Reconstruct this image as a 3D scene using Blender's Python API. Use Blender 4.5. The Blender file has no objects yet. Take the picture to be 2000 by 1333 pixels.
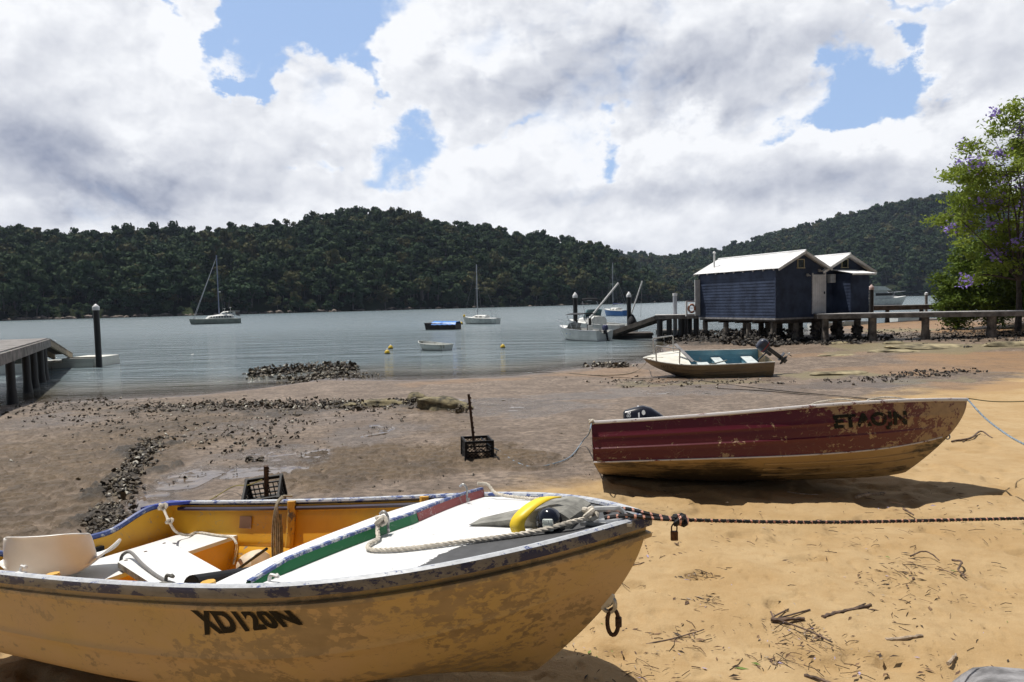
import bpy, bmesh, math, random
import numpy as np
from mathutils import Vector, Matrix, Euler
random.seed(7); RNG = np.random.default_rng(7)
SC = bpy.context.scene
COL = SC.collection
rad = math.radians
# ------------------------------------------------------------------ camera
FPX, CZ, PITCH, ROLL = 1333.0, 2.6, rad(3.2), rad(-1.33)
cam_data = bpy.data.cameras.new("camera"); cam_data.lens = 24.0; cam_data.sensor_width = 36.0
cam_data.clip_start = 0.05; cam_data.clip_end = 6000
cam = bpy.data.objects.new("camera", cam_data); COL.objects.link(cam)
RM = Matrix.Rotation(math.pi/2-PITCH, 3, 'X') @ Matrix.Rotation(ROLL, 3, 'Z')
cam.matrix_world = Matrix.Translation((0, 0, CZ)) @ RM.to_4x4()
SC.camera = cam
def ray(u, v): return RM @ Vector(((u-1000)/FPX, (666.5-v)/FPX, -1.0))
def PY(u, v, Y):                       # point seen at (u,v) that lies at distance Y
    d = ray(u, v); return Vector((0, 0, CZ)) + d*(Y/d.y)
def PZ(u, v, z=0.0):                   # point seen at (u,v) that lies at height z
    d = ray(u, v); return Vector((0, 0, CZ)) + d*((z-CZ)/d.z)
RMn = np.array(RM)
def proj(P):
    q = (np.asarray(P)-np.array([0, 0, CZ])) @ RMn
    return 1000+FPX*q[:, 0]/-q[:, 2], 666.5-FPX*q[:, 1]/-q[:, 2]
# ------------------------------------------------------------------ sun, exposure
SUN_EL, SUN_AZ = rad(70), rad(-60)     # azimuth measured from +Y towards +X
sd = Vector((math.cos(SUN_EL)*math.sin(SUN_AZ), math.cos(SUN_EL)*math.cos(SUN_AZ), math.sin(SUN_EL)))
sun_d = bpy.data.lights.new("sun", 'SUN'); sun_d.energy = 5.0; sun_d.angle = rad(0.5); sun_d.color = (1.0, 0.955, 0.88)
sun = bpy.data.objects.new("sun", sun_d); COL.objects.link(sun)
sun.rotation_euler = sd.to_track_quat('Z', 'Y').to_euler()
SC.view_settings.view_transform = 'Standard'; SC.view_settings.look = 'None'
SC.view_settings.gamma = 1; SC.view_settings.exposure = 0.08
# ------------------------------------------------------------------ node helpers
class NT:
    def __init__(s, tree): s.t = tree; s.n = tree.nodes; s.l = tree.links
    def new(s, ty, **kw):
        x = s.n.new(ty)
        for k, v in kw.items():
            if k == 'ins':
                for kk, vv in v.items(): s.put(x.inputs[kk], vv)
            else: setattr(x, k, v)
        return x
    def put(s, sock, v):
        if isinstance(v, bpy.types.NodeSocket): s.l.new(v, sock)
        elif v is not None:
            try: sock.default_value = v
            except Exception: sock.default_value = (*v, 1.0)
    def m(s, op, a, b=None, c=None, clamp=False):
        x = s.new('ShaderNodeMath', operation=op, use_clamp=clamp)
        for i, q in enumerate((a, b, c)):
            if q is not None: s.put(x.inputs[i], q)
        return x.outputs[0]
    def v(s, op, a, b=None):
        x = s.new('ShaderNodeVectorMath', operation=op); s.put(x.inputs[0], a)
        if b is not None: s.put(x.inputs['Scale'] if op == 'SCALE' else x.inputs[1], b)
        return x.outputs['Value'] if op in ('LENGTH', 'DOT_PRODUCT') else x.outputs[0]
    def rng(s, val, a, b, c=0.0, d=1.0, smooth=True):
        x = s.new('ShaderNodeMapRange', interpolation_type='SMOOTHSTEP' if smooth else 'LINEAR')
        for k, q in zip(('Value', 'From Min', 'From Max', 'To Min', 'To Max'), (val, a, b, c, d)): s.put(x.inputs[k], q)
        return x.outputs[0]
    def noise(s, vec, scale, detail=4, rough=0.55, dist=0.0, col=False):
        x = s.new('ShaderNodeTexNoise'); s.put(x.inputs['Vector'], vec)
        x.inputs['Scale'].default_value = scale; x.inputs['Detail'].default_value = detail
        x.inputs['Roughness'].default_value = rough; x.inputs['Distortion'].default_value = dist
        return x.outputs['Color' if col else 'Fac']
    def mix(s, f, a, b, blend='MIX'):
        x = s.new('ShaderNodeMix', data_type='RGBA', blend_type=blend)
        s.put(x.inputs[0], f); s.put(x.inputs[6], a if not isinstance(a, tuple) or len(a) == 4 else (*a, 1)); s.put(x.inputs[7], b if not isinstance(b, tuple) or len(b) == 4 else (*b, 1))
        return x.outputs[2]
    def sep(s, v):
        x = s.new('ShaderNodeSeparateXYZ'); s.put(x.inputs[0], v); return x.outputs
    def comb(s, a=0.0, b=0.0, c=0.0):
        x = s.new('ShaderNodeCombineXYZ')
        for i, q in enumerate((a, b, c)): s.put(x.inputs[i], q)
        return x.outputs[0]
# ------------------------------------------------------------------ world: Nishita sky with cumulus
W = bpy.data.worlds.new("World"); SC.world = W; W.use_nodes = True
N = NT(W.node_tree); N.n.clear()
sky = N.new('ShaderNodeTexSky', sky_type='NISHITA', sun_disc=False, sun_elevation=SUN_EL, sun_rotation=SUN_AZ, air_density=1.0, dust_density=0.6, ozone_density=1.4)
dirv = N.new('ShaderNodeTexCoord').outputs['Generated']
dx, dy, dz = N.sep(dirv)[:3]
az = N.m('ARCTAN2', dx, dy); el = N.m('ARCSINE', dz)
ae = N.comb(az, el, 0.0)
def azel(u, v):
    d = ray(u, v).normalized(); return math.atan2(d.x, d.y), math.asin(d.z)
# flattened cloud-deck coordinates: the nearer the horizon, the more stretched sideways
plane = N.comb(N.m('MULTIPLY', az, 1.0), N.m('MULTIPLY', el, 1.35), N.m('MULTIPLY', N.m('ABSOLUTE', az), 0.3))
def n2(vec, scale, detail, rough, dist=0.0, col=False):
    x = N.new('ShaderNodeTexNoise', noise_dimensions='2D'); N.put(x.inputs['Vector'], vec)
    x.inputs['Scale'].default_value = scale; x.inputs['Detail'].default_value = detail; x.inputs['Roughness'].default_value = rough; x.inputs['Distortion'].default_value = dist
    return x.outputs['Color' if col else 'Fac']
warp = n2(plane, 7.0, 7, 0.60, col=True)
wv = N.v('SCALE', N.v('SUBTRACT', warp, (0.5, 0.5, 0.5)), 0.20)
aew = N.v('ADD', ae, wv)
def blobs(lst, vec, amp=1.0):
    tot = None
    for (u, v, ru, rv, a) in lst:
        c = azel(u, v); dd = 1+((u-1000)/1333)**2
        q = N.v('MULTIPLY', N.v('SUBTRACT', vec, (c[0], c[1], 0)), (dd*1333/ru, 1333/rv, 0))
        g = N.rng(N.v('LENGTH', q), 1.55, 0.0, 0.0, a*amp)
        tot = g if tot is None else N.m('ADD', tot, g)
    return tot
gaps = [(610, -10, 190, 85, 1.4), (640, 80, 110, 55, 1.0), (500, 130, 70, 50, .7), (510, 168, 50, 26, .7), (715, 160, 24, 22, .5), (300, 2, 40, 14, .5), (440, 60, 40, 50, .7),
        (790, 285, 60, 40, .62), (765, 350, 55, 40, .52), (635, 315, 40, 24, .36), (955, 250, 60, 18, .42), (1168, 225, 34, 20, .36), (1200, 295, 34, 34, .60), (1525, 255, 36, 26, .55),
        (1710, 165, 125, 55, 1.15), (1640, 190, 90, 26, .5), (1760, 28, 80, 18, .45), (1890, 8, 60, 12, .45), (1780, 120, 60, 24, .4)]
bumps = [(20, 320, 120, 60, .5), (90, 250, 90, 40, .3), (470, 115, 70, 26, .60), (360, 50, 60, 60, .5), (820, 100, 70, 60, .4), (1900, 130, 90, 60, .4), (1640, 262, 140, 26, .4), (1850, 240, 90, 40, .4), (180, 150, 220, 120, .4)]
cov = N.m('ADD', N.m('SUBTRACT', 0.98, blobs(gaps, aew, 1.42)), blobs(bumps, aew))
def dens(vec):
    a = n2(vec, 3.6, 9, 0.56, 0.25)
    pv = N.v('ADD', vec, N.v('SCALE', N.v('SUBTRACT', n2(vec, 12.0, 4, .55, col=True), (.5, .5, .5)), .085))
    x = N.new('ShaderNodeTexVoronoi', feature='F1', voronoi_dimensions='2D'); N.put(x.inputs['Vector'], pv); x.inputs['Scale'].default_value = 9.0; x.inputs['Detail'].default_value = 3.0; x.inputs['Roughness'].default_value = .5
    return a, N.m('SUBTRACT', .45, x.outputs['Distance'])
nA, pf = dens(plane); nA2, pf2 = dens(N.v('ADD', plane, (-0.008, 0.026, 0)))
den = N.m('ADD', cov, N.m('ADD', N.m('MULTIPLY', N.m('SUBTRACT', nA, .5), 1.15), N.m('MULTIPLY', N.m('SUBTRACT', pf, .1), 0.38)))
den = N.m('SUBTRACT', den, N.rng(el, 0.55, 0.85, 0.0, 0.7)); den = N.m('SUBTRACT', den, N.rng(dy, 0.35, -0.15, 0.0, 0.6))
alpha = N.rng(den, -0.02, 0.70)
dark = [(110, 345, 300, 85, .34), (60, 220, 150, 110, .20), (330, 385, 280, 36, .22), (520, 330, 160, 70, .16), (1230, 140, 320, 70, .26), (1340, 195, 190, 50, .24), (930, 185, 160, 44, .22),
        (1400, 385, 270, 42, .24), (1680, 350, 300, 60, .18), (1870, 390, 220, 50, .22), (1100, 400, 220, 36, .14), (1080, 70, 180, 70, .12), (1930, 120, 140, 70, .18), (1500, 90, 240, 50, .16), (640, 270, 100, 30, .10), (300, 200, 160, 60, .08)]
lit = [(820, 110, 130, 60, .16), (1050, 20, 160, 30, .1), (340, 80, 90, 70, .2), (700, 110, 60, 60, .15), (900, 60, 110, 50, .16), (1130, 300, 90, 50, .16), (1650, 250, 150, 28, .2), (930, 300, 60, 40, .16), (280, 270, 80, 30, .14), (1340, 265, 80, 26, .15), (1800, 230, 100, 40, .2)]
dk = N.m('SUBTRACT', blobs(dark, N.v('ADD', ae, N.v('SCALE', wv, .6))), blobs(lit, aew))
rel = N.m('ADD', N.m('MULTIPLY', N.m('SUBTRACT', nA, nA2), 1.45), N.m('MULTIPLY', N.m('SUBTRACT', pf, pf2), 0.34))
thin = N.rng(den, 0.9, 0.35)
lum = N.m('ADD', N.m('SUBTRACT', 0.85, N.m('MULTIPLY', dk, 0.95)), N.m('MULTIPLY', rel, N.m('ADD', .55, N.m('MULTIPLY', thin, .6))))
lum = N.m('ADD', lum, N.m('MULTIPLY', thin, .10))
lum = N.m('ADD', lum, N.m('MULTIPLY', N.m('SUBTRACT', n2(plane, 2.2, 4, .5), 0.5), 0.28))
lum = N.m('MAXIMUM', N.m('MINIMUM', lum, 0.97), 0.30)
ccol = N.mix(N.rng(lum, 0.30, 0.95, smooth=False), (0.28, 0.315, 0.42), (0.92, 0.935, 0.965))
lowhaze = N.m('MULTIPLY', N.m('ADD', 0.60, N.rng(el, 0.20, 0.0, 0.0, 0.25)), N.m('MULTIPLY', N.rng(dy, 0.0, 0.5), N.rng(el, 0.9, 0.5)))
skyc = N.v('SCALE', sky.outputs[0], 0.105)
skyc = N.mix(lowhaze, skyc, (0.45, 0.63, 0.97))
allc = N.mix(alpha, skyc, ccol)
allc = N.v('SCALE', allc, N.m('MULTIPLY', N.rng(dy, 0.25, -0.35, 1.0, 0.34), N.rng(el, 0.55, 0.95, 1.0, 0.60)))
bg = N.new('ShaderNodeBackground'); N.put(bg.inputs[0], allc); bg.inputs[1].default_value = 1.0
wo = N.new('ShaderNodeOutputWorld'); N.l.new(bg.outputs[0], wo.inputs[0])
W.cycles.sampling_method = 'MANUAL'; W.cycles.sample_map_resolution = 512
# ------------------------------------------------------------------ object helpers
def tag(o, label=None, cat=None, group=None, kind=None):
    if label: o['label'] = label
    if cat: o['category'] = cat
    if group: o['group'] = group
    if kind: o['kind'] = kind
    return o
def thing(name, label, cat, loc=(0, 0, 0), rot=(0, 0, 0), group=None):
    o = bpy.data.objects.new(name, None); o.empty_display_size = 0.1
    COL.objects.link(o); o.location = loc; o.rotation_euler = rot
    return tag(o, label, cat, group)
def link(name, me, mats, parent=None, smooth=False):
    o = bpy.data.objects.new(name, me); COL.objects.link(o)
    for m_ in (mats if isinstance(mats, (list, tuple)) else [mats]): me.materials.append(m_)
    if smooth: me.polygons.foreach_set('use_smooth', [True]*len(me.polygons))
    if parent: o.parent = parent
    return o
class MB:
    """collects shapes, builds one mesh"""
    def __init__(s): s.V = []; s.F = []; s.M = []; s.mi = 0
    def add(s, vs, fs):
        b = len(s.V); s.V += [tuple(v) for v in vs]; s.F += [tuple(b+i for i in f) for f in fs]; s.M += [s.mi]*len(fs); return s
    def box(s, c, d, R=None, bev=0.0):
        c = Vector(c); hx, hy, hz = d[0]/2, d[1]/2, d[2]/2
        if bev <= 0:
            P = [(x, y, z) for x in (-hx, hx) for y in (-hy, hy) for z in (-hz, hz)]
            Fc = [(0, 1, 3, 2), (4, 6, 7, 5), (0, 4, 5, 1), (2, 3, 7, 6), (0, 2, 6, 4), (1, 5, 7, 3)]
        else:
            bm = bmesh.new(); bmesh.ops.create_cube(bm, size=1.0)
            for v in bm.verts: v.co = Vector((v.co.x*d[0], v.co.y*d[1], v.co.z*d[2]))
            bmesh.ops.bevel(bm, geom=list(bm.edges), offset=bev, segments=2, affect='EDGES', profile=.6)
            bm.verts.index_update(); P = [v.co[:] for v in bm.verts]; Fc = [tuple(v.index for v in f.verts) for f in bm.faces]; bm.free()
        P = [Vector(p) for p in P]
        if R is not None: P = [R @ p for p in P]
        return s.add([p+c for p in P], Fc)
    def beam(s, a, b, w, h, up=(0, 0, 1), bev=0.0):
        a, b = Vector(a), Vector(b); x = (b-a); L = x.length; x.normalize(); u = Vector(up)
        y = u.cross(x).normalized(); z = x.cross(y)
        return s.box((a+b)/2, (L, w, h), Matrix((x, y, z)).transposed(), bev)
    def tube(s, pts, r, n=8, cap=True, close=False):
        pts = [Vector(p) for p in pts]; m = len(pts)
        rr = r if isinstance(r, (list, tuple)) else [r]*m
        vs = []; t0 = (pts[1]-pts[0]).normalized()
        nrm = t0.orthogonal().normalized()
        for i, p in enumerate(pts):
            if close: t = (pts[(i+1) % m]-pts[i-1]).normalized()
            else: t = (pts[min(i+1, m-1)]-pts[max(i-1, 0)]).normalized()
            nrm = (nrm-t*nrm.dot(t)).normalized(); bn = t.cross(nrm)
            for k in range(n):
                a = 2*math.pi*k/n; vs.append(p+(nrm*math.cos(a)+bn*math.sin(a))*rr[i])
        fs = [(i*n+k, i*n+(k+1) % n, ((i+1) % m)*n+(k+1) % n, ((i+1) % m)*n+k) for i in range(m if close else m-1) for k in range(n)]
        if cap and not close: fs += [tuple(reversed(range(n))), tuple((m-1)*n+k for k in range(n))]
        return s.add(vs, fs)
    def lathe(s, prof, c=(0, 0, 0), n=20, R=None):
        vs = []; c = Vector(c)
        for (r, z) in prof:
            for k in range(n):
                a = 2*math.pi*k/n; p = Vector((r*math.cos(a), r*math.sin(a), z)); vs.append((R @ p if R is not None else p)+c)
        m = len(prof); fs = [(i*n+k, i*n+(k+1) % n, (i+1)*n+(k+1) % n, (i+1)*n+k) for i in range(m-1) for k in range(n)]
        fs += [tuple(reversed(range(n))), tuple((m-1)*n+k for k in range(n))]
        return s.add(vs, fs)
    def prism(s, poly, ext, f=lambda a, b, e: (a, b, e)):
        n = len(poly); vs = [f(a, b, ext[0]) for a, b in poly]+[f(a, b, ext[1]) for a, b in poly]
        fs = [tuple(range(n)), tuple(reversed(range(n, 2*n)))]+[(i, (i+n), ((i+1) % n)+n, (i+1) % n) for i in range(n)]
        return s.add(vs, fs)
    def grid(s, P, flip=False):
        nu, nv = len(P), len(P[0]); vs = [p for r in P for p in r]
        fs = [(i*nv+j, (i+1)*nv+j, (i+1)*nv+j+1, i*nv+j+1) for i in range(nu-1) for j in range(nv-1)]
        if flip: fs = [f[::-1] for f in fs]
        return s.add(vs, fs)
    def blob(s, c, r, sub=2, amp=0.2, sc=1.0, seed=0):
        bm = bmesh.new(); bmesh.ops.create_icosphere(bm, subdivisions=sub, radius=1.0); rr = random.Random(seed)
        from mathutils import noise
        off = Vector((rr.uniform(0, 99), rr.uniform(0, 99), rr.uniform(0, 99)))
        c = Vector(c); P = []
        for v in bm.verts:
            k = 1+amp*noise.fractal(v.co*sc+off, .8, 2.1, 4)*1.6; P.append(Vector((v.co.x*r[0]*k, v.co.y*r[1]*k, v.co.z*r[2]*k))+c)
        bm.verts.index_update(); Fc = [tuple(v.index for v in f.verts) for f in bm.faces]; bm.free()
        return s.add(P, Fc)
    def mesh(s, name='m'):
        me = bpy.data.meshes.new(name); me.from_pydata(s.V, [], s.F); me.update()
        me.polygons.foreach_set('material_index', s.M); return me
    def fixn(s, me):
        bm = bmesh.new(); bm.from_mesh(me); bmesh.ops.recalc_face_normals(bm, faces=bm.faces); bm.to_mesh(me); bm.free()
    def build(s, name, mats, parent=None, smooth=False, fix=True):
        me = s.mesh(name)
        if fix: s.fixn(me)
        o = link(name, me, mats, parent, smooth)
        if smooth: 
            try: me.set_sharp_from_angle(angle=rad(40))
            except Exception: pass
        return o
def spline(pts, n=8):
    P = [Vector(p) for p in pts]; out = []
    Q = [P[0]*2-P[1]]+P+[P[-1]*2-P[-2]]
    for i in range(1, len(Q)-2):
        for k in range(n):
            t = k/n; a, b, c, d = Q[i-1], Q[i], Q[i+1], Q[i+2]
            out.append(0.5*((2*b)+(c-a)*t+(2*a-5*b+4*c-d)*t*t+(3*b-a-3*c+d)*t**3))
    out.append(P[-1]); return out
# ------------------------------------------------------------------ materials
MATS = {}
def pmat(name, base, rough=0.6, metal=0.0, var=0.12, vscale=6.0, bump=0.0, bscale=30.0, spec=0.5, coord='Object', vary2=None):
    if name in MATS: return MATS[name]
    m_ = bpy.data.materials.new(name); m_.use_nodes = True; n = NT(m_.node_tree); b = n.n['Principled BSDF']
    tc = n.new('ShaderNodeTexCoord').outputs[coord]
    c = base
    if var > 0:
        f = n.noise(tc, vscale, 6, .6)
        dk = tuple(x*(1-var*2) for x in base); lt = tuple(min(1, x*(1+var)) for x in (vary2 or base))
        c = n.mix(n.rng(f, .3, .7), dk, lt)
    n.put(b.inputs['Base Color'], c if not isinstance(c, tuple) else (*c, 1))
    b.inputs['Roughness'].default_value = rough; b.inputs['Metallic'].default_value = metal
    b.inputs['Specular IOR Level'].default_value = spec
    if bump > 0:
        bp = n.new('ShaderNodeBump'); bp.inputs['Strength'].default_value = bump; bp.inputs['Distance'].default_value = 0.01
        n.put(bp.inputs['Height'], n.noise(tc, bscale, 6, .6)); n.put(b.inputs['Normal'], bp.outputs[0])
    MATS[name] = m_; return m_
def worn(name, top, under, scale=8.0, th=0.55, soft=0.02, rough=0.5, rough2=0.45, metal2=0.0, stretch=(1, 1, 1), attr=None, top2=None, grime=None, bump=0.3, scr=.6, spk=1.0):
    """paint 'top' flaking off to 'under'; optional vertex attribute shifts the amount"""
    if name in MATS: return MATS[name]
    m_ = bpy.data.materials.new(name); m_.use_nodes = True; n = NT(m_.node_tree); b = n.n['Principled BSDF']
    tc = n.v('MULTIPLY', n.new('ShaderNodeTexCoord').outputs['Object'], stretch)
    f = n.m('ADD', n.noise(tc, scale, 9, .68, .4), n.m('MULTIPLY', n.m('SUBTRACT', n.noise(tc, scale*7, 5, .65, .3), .5), .38*spk))
    if attr:
        a = n.new('ShaderNodeAttribute', attribute_name=attr).outputs['Fac']; f = n.m('ADD', f, a)
    k = n.rng(f, th-soft, th+soft)
    if scr > 0:
        t2 = n.v('ADD', tc, n.v('SCALE', n.noise(tc, 3.1, 2, .5, col=True), .5)); ln = n.m('ABSOLUTE', n.m('SUBTRACT', n.noise(n.v('MULTIPLY', t2, (2.2, 2.2, 9.0)), 2.4, 2, .4), .5)); ln2 = n.m('ABSOLUTE', n.m('SUBTRACT', n.noise(n.v('MULTIPLY', t2, (9.0, 3.0, 2.5)), 3.3, 1, .4), .47))
        sc_ = n.m('MULTIPLY', n.m('MAXIMUM', n.rng(ln, .0060, .0015), n.rng(ln2, .0050, .0012)), n.rng(n.noise(tc, 4.3, 4, .6), .46, .58, 0, scr)); k = n.m('MAXIMUM', k, sc_)
    ct = top if top2 is None else n.mix(n.rng(n.noise(tc, scale*.6, 5, .6), .35, .65), top, top2)
    cu = n.mix(n.rng(n.noise(tc, scale*2.3, 6, .6), .3, .7), tuple(x*.72 for x in under), under)
    c = n.mix(k, ct, cu)
    if grime:
        c = n.mix(n.rng(n.noise(tc, grime[1], 7, .65), grime[2], grime[2]+.22, 0, grime[3]), c, grime[0])
    n.put(b.inputs['Base Color'], c)
    n.put(b.inputs['Roughness'], n.m('ADD', n.m('MULTIPLY', k, rough2-rough), rough)); n.put(b.inputs['Metallic'], n.m('MULTIPLY', k, metal2))
    bp = n.new('ShaderNodeBump'); bp.inputs['Strength'].default_value = bump; bp.inputs['Distance'].default_value = 0.002
    n.put(bp.inputs['Height'], n.m('SUBTRACT', n.noise(tc, scale*3, 5, .6), k)); n.put(b.inputs['Normal'], bp.outputs[0])
    MATS[name] = m_; return m_
# ------------------------------------------------------------------ numpy noise
def vnoise(x, y, seed=0):
    xi = np.floor(x).astype(np.int64); yi = np.floor(y).astype(np.int64); fx = x-xi; fy = y-yi
    fx = fx*fx*(3-2*fx); fy = fy*fy*(3-2*fy)
    def h(a, b):
        n = (a*374761393+b*668265263+seed*1442695041) & 0xFFFFFFFF
        n = ((n ^ (n >> 13))*1274126177) & 0xFFFFFFFF; return ((n ^ (n >> 16)) & 0xFFFF)/65535.0
    a, b, c, d = h(xi, yi), h(xi+1, yi), h(xi, yi+1), h(xi+1, yi+1)
    return (a*(1-fx)+b*fx)*(1-fy)+(c*(1-fx)+d*fx)*fy
def fbm(x, y, oc=5, rough=.5, seed=0):
    t = 0; a = 1; s = 0
    for i in range(oc): t = t+a*vnoise(x*2**i+13.7*i, y*2**i+7.3*i, seed+i); s += a; a *= rough
    return t/s
def sstep(a, b, x): t = np.clip((x-a)/(b-a), 0, 1); return t*t*(3-2*t)
# ------------------------------------------------------------------ tidal flat
SHX = np.array([-80, -40, -20, -14.6, -9.5, -8.0, -6.7, -3.5, 0, 2, 4.15, 5.5, 7, 8, 10.6, 20.3, 22, 30, 60, 120])
SHY = np.array([15, 17, 19, 19.7, 21, 22.6, 24.6, 23.7, 24.2, 26, 27.7, 28.3, 31, 36.5, 42.8, 44, 50, 54, 60, 70.])
def gbase(x, y):
    d = np.interp(x, SHX, SHY)-y
    rr = np.clip(x-8, 0, 26)
    A = np.maximum(0.96-0.042*np.maximum(y, -4), 0.10)+0.020*rr+0.25*sstep(8, 30, rr)*sstep(12, 30, y)
    B = 0.055*d+0.03*rr*sstep(0, 6, d)
    k = 0.06; h = np.clip(0.5+0.5*(A-B)/k, 0, 1); z = A*(1-h)+B*h-k*h*(1-h)
    return np.maximum(z, -2.5)
def gz(x, y): return float(gbase(np.array([x*1.0]), np.array([y*1.0]))[0])
def G(u, v):
    z = 0.5
    for _ in range(25): p = PZ(u, v, z); z = max(gz(p.x, p.y), 0.0)
    return PZ(u, v, z)
def ell(x, y, u, v, ru, rv):            # soft ellipse lying on the ground
    c = G(u, v); a = G(u, v-rv*.6) ; b = G(u, v+rv*.6)
    ry = abs(a.y-b.y)/1.2; rx = ru*c.y/FPX
    return ((x-c.x)/rx)**2+((y-c.y)/ry)**2
ys = [-14, -9, -6, -4, -2.5, -1.2, -.4, .2]
y = .6
while y < 75: ys.append(y); y *= 1.0055
ys += [80, 95, 120, 160, 220, 300]
ys = np.array(ys)
ks = np.concatenate([np.linspace(-5, -1.15, 40), np.linspace(-1.12, 1.12, 760), np.linspace(1.15, 5, 40)])
GX = ks[None, :]*(np.maximum(ys, 0)*.78+1.4)[:, None]; GY = np.repeat(ys[:, None], len(ks), 1)
x = GX.ravel(); y = GY.ravel(); z = gbase(x, y)
dsh = np.interp(x, SHX, SHY)-y
def el_mask(lst):
    t = np.zeros_like(x)
    wx = x+1.2*(fbm(x*.6, y*.6, 4, .55, 50)-.5)*np.clip(y*.14, .3, 2); wy = y+1.6*(fbm(x*.6, y*.5, 4, .55, 60)-.5)*np.clip(y*.16, .3, 2.4)
    for (u, v, ru, rv, a) in lst: t = np.maximum(t, a*sstep(1.35, .55, ell(wx, wy, u, v, ru, rv)))
    return t
n1 = fbm(x*.35, y*.35, 5, .5, 1); n2 = fbm(x*1.7, y*1.7, 5, .55, 2); n3 = fbm(x*7, y*7, 4, .6, 3); n4 = fbm(x*22, y*22, 3, .6, 4)
# golden sand: right and near; boundary runs from (1000,960) to (2000,700)
bl = [G(300, 1060), G(900, 975), G(1160, 930), G(1500, 850), G(1750, 775), G(2000, 735)]
bx = np.array([p.x for p in bl]); by = np.array([p.y for p in bl])
bb = np.interp(x, np.concatenate([[-30], bx, [40]]), np.concatenate([[3.2], by, [by[-1]+6]]))
sand = sstep(-.9, .9, (bb-y)/np.clip(bb*.10, .3, 1.2)+(n2-.5)*2.4+(n1-.5)*2.0)
orange = el_mask([(1960, 705, 170, 26, 1), (1800, 720, 170, 12, .7), (1620, 695, 90, 6, .6), (1330, 740, 60, 5, .3), (1900, 755, 120, 12, .7), (1950, 640, 120, 14, .9), (1750, 634, 110, 9, 1), (1180, 728, 120, 9, .5), (930, 745, 120, 5, .5)])
algae = el_mask([(1760, 678, 110, 12, .9), (1900, 680, 130, 8, .8), (1660, 688, 40, 4, .7), (1760, 646, 60, 5, .9), (1620, 733, 70, 5, .9), (1260, 750, 60, 5, .8), (1830, 742, 100, 4, .6), (1380, 750, 120, 3, .6), (1860, 690, 60, 5, .8)])
casts = el_mask([(760, 900, 190, 44, 1), (930, 890, 120, 34, 1), (640, 935, 120, 34, .8), (1000, 905, 90, 20, .8), (860, 830, 110, 20, .45), (700, 860, 120, 30, .3), (820, 800, 140, 10, .7), (100, 900, 260, 130, .9), (60, 1000, 220, 80, .8), (250, 810, 220, 40, .6), (500, 860, 120, 60, .25), (1230, 985, 130, 22, .8), (1160, 900, 60, 40, .3), (1200, 870, 80, 60, .25)])
wet = el_mask([(340, 970, 60, 22, 1), (390, 930, 90, 24, .9), (560, 905, 110, 16, .9), (450, 905, 110, 24, .7), (700, 850, 110, 26, .55), (690, 850, 30, 5, 1), (580, 895, 40, 8, 1), (710, 838, 40, 8, 1), (440, 840, 60, 24, .5), (980, 800, 160, 16, .7), (880, 785, 90, 5, .8), (1380, 765, 200, 9, .7), (1050, 782, 100, 6, .8), (20, 830, 130, 20, .5), (1200, 770, 160, 12, .6), (1330, 757, 90, 4, .7), (1650, 748, 170, 7, .6), (620, 815, 160, 20, .3)])
wet = np.maximum(wet*sstep(.25, .6, n2+.2*wet), .75*sstep(1.3, .15, dsh))*(1-sand)
pool = sstep(.62, .72, wet*.62+(n2-.5)*.55+.13)*sstep(.35, .6, wet)
casts = casts*(1-pool)*(1-sand*.75)
# relief
near = sstep(26, 9, y)
z = z+.05*(n1-.5)*sstep(0, 2, dsh)+(.022*(n2-.5)+.012*(n3-.5))*(1-.8*pool)
rip = fbm(x*9, y*14, 3, .55, 21)
cm = sstep(.48, .56, rip+.16*(casts-.75))*np.clip(casts*1.3, 0, 1)*near
reef = el_mask([(560, 732, 90, 7, 1), (670, 724, 60, 3, 1), (620, 740, 80, 5, .7), (780, 793, 110, 6, 1), (600, 797, 130, 7, .75), (400, 798, 180, 9, .6), (150, 795, 180, 8, .5), (285, 885, 26, 18, .9), (250, 935, 30, 26, 1), (232, 965, 26, 14, 1), (210, 1010, 30, 18, .8), (350, 830, 170, 16, .35), (1195, 716, 40, 3, .9), (1430, 668, 130, 6, 1), (1650, 668, 120, 4, .8), (1880, 655, 160, 7, .6), (1750, 735, 130, 4, .5), (1280, 748, 140, 3, .5)])
reef = reef*sstep(.30, .62, n3*.6+n2*.4+.22*reef)
z = z+reef*(.02+.10*(n3-.40)+.09*(n4-.5))*sstep(1.2, 0, -dsh*.5)
reefc = np.clip(reef*1.1, 0, .9)*sstep(.25, .6, n4*.5+n3*.5)
z = z+cm*.034+.016*cm*(n4-.5)
z = z+.004*(n4-.5)*near*(1-pool)-pool*.014
# footprints and hummocks in the dry sand
sn = fbm(x*2.6, y*2.6, 3, .5, 31); z = z+sand*(.050*(sn-.5)-.036*sstep(.58, .74, fbm(x*3.4, y*3.4, 2, .5, 35)))*sstep(14, 6, y)
pits = fbm(x*14, y*14, 2, .5, 41); z = z-sand*.010*sstep(.66, .8, pits)*sstep(9, 5, y)
me = bpy.data.meshes.new('tidal_flat'); nr, nc = GX.shape
V = np.stack([x, y, z], 1); me.vertices.add(len(V)); me.vertices.foreach_set('co', V.ravel())
i0 = (np.arange(nr-1)[:, None]*nc+np.arange(nc-1)[None, :]).ravel()
quads = np.stack([i0, i0+1, i0+nc+1, i0+nc], 1)
me.loops.add(quads.size); me.loops.foreach_set('vertex_index', quads.ravel())
me.polygons.add(len(quads)); me.polygons.foreach_set('loop_start', np.arange(0, quads.size, 4)); me.polygons.foreach_set('loop_total', np.full(len(quads), 4))
me.update(calc_edges=True); me.polygons.foreach_set('use_smooth', [True]*len(quads))
def vattr(me, nm, arr):
    a = me.attributes.new(nm, 'FLOAT', 'POINT'); a.data.foreach_set('value', arr.astype(np.float32))
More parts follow.
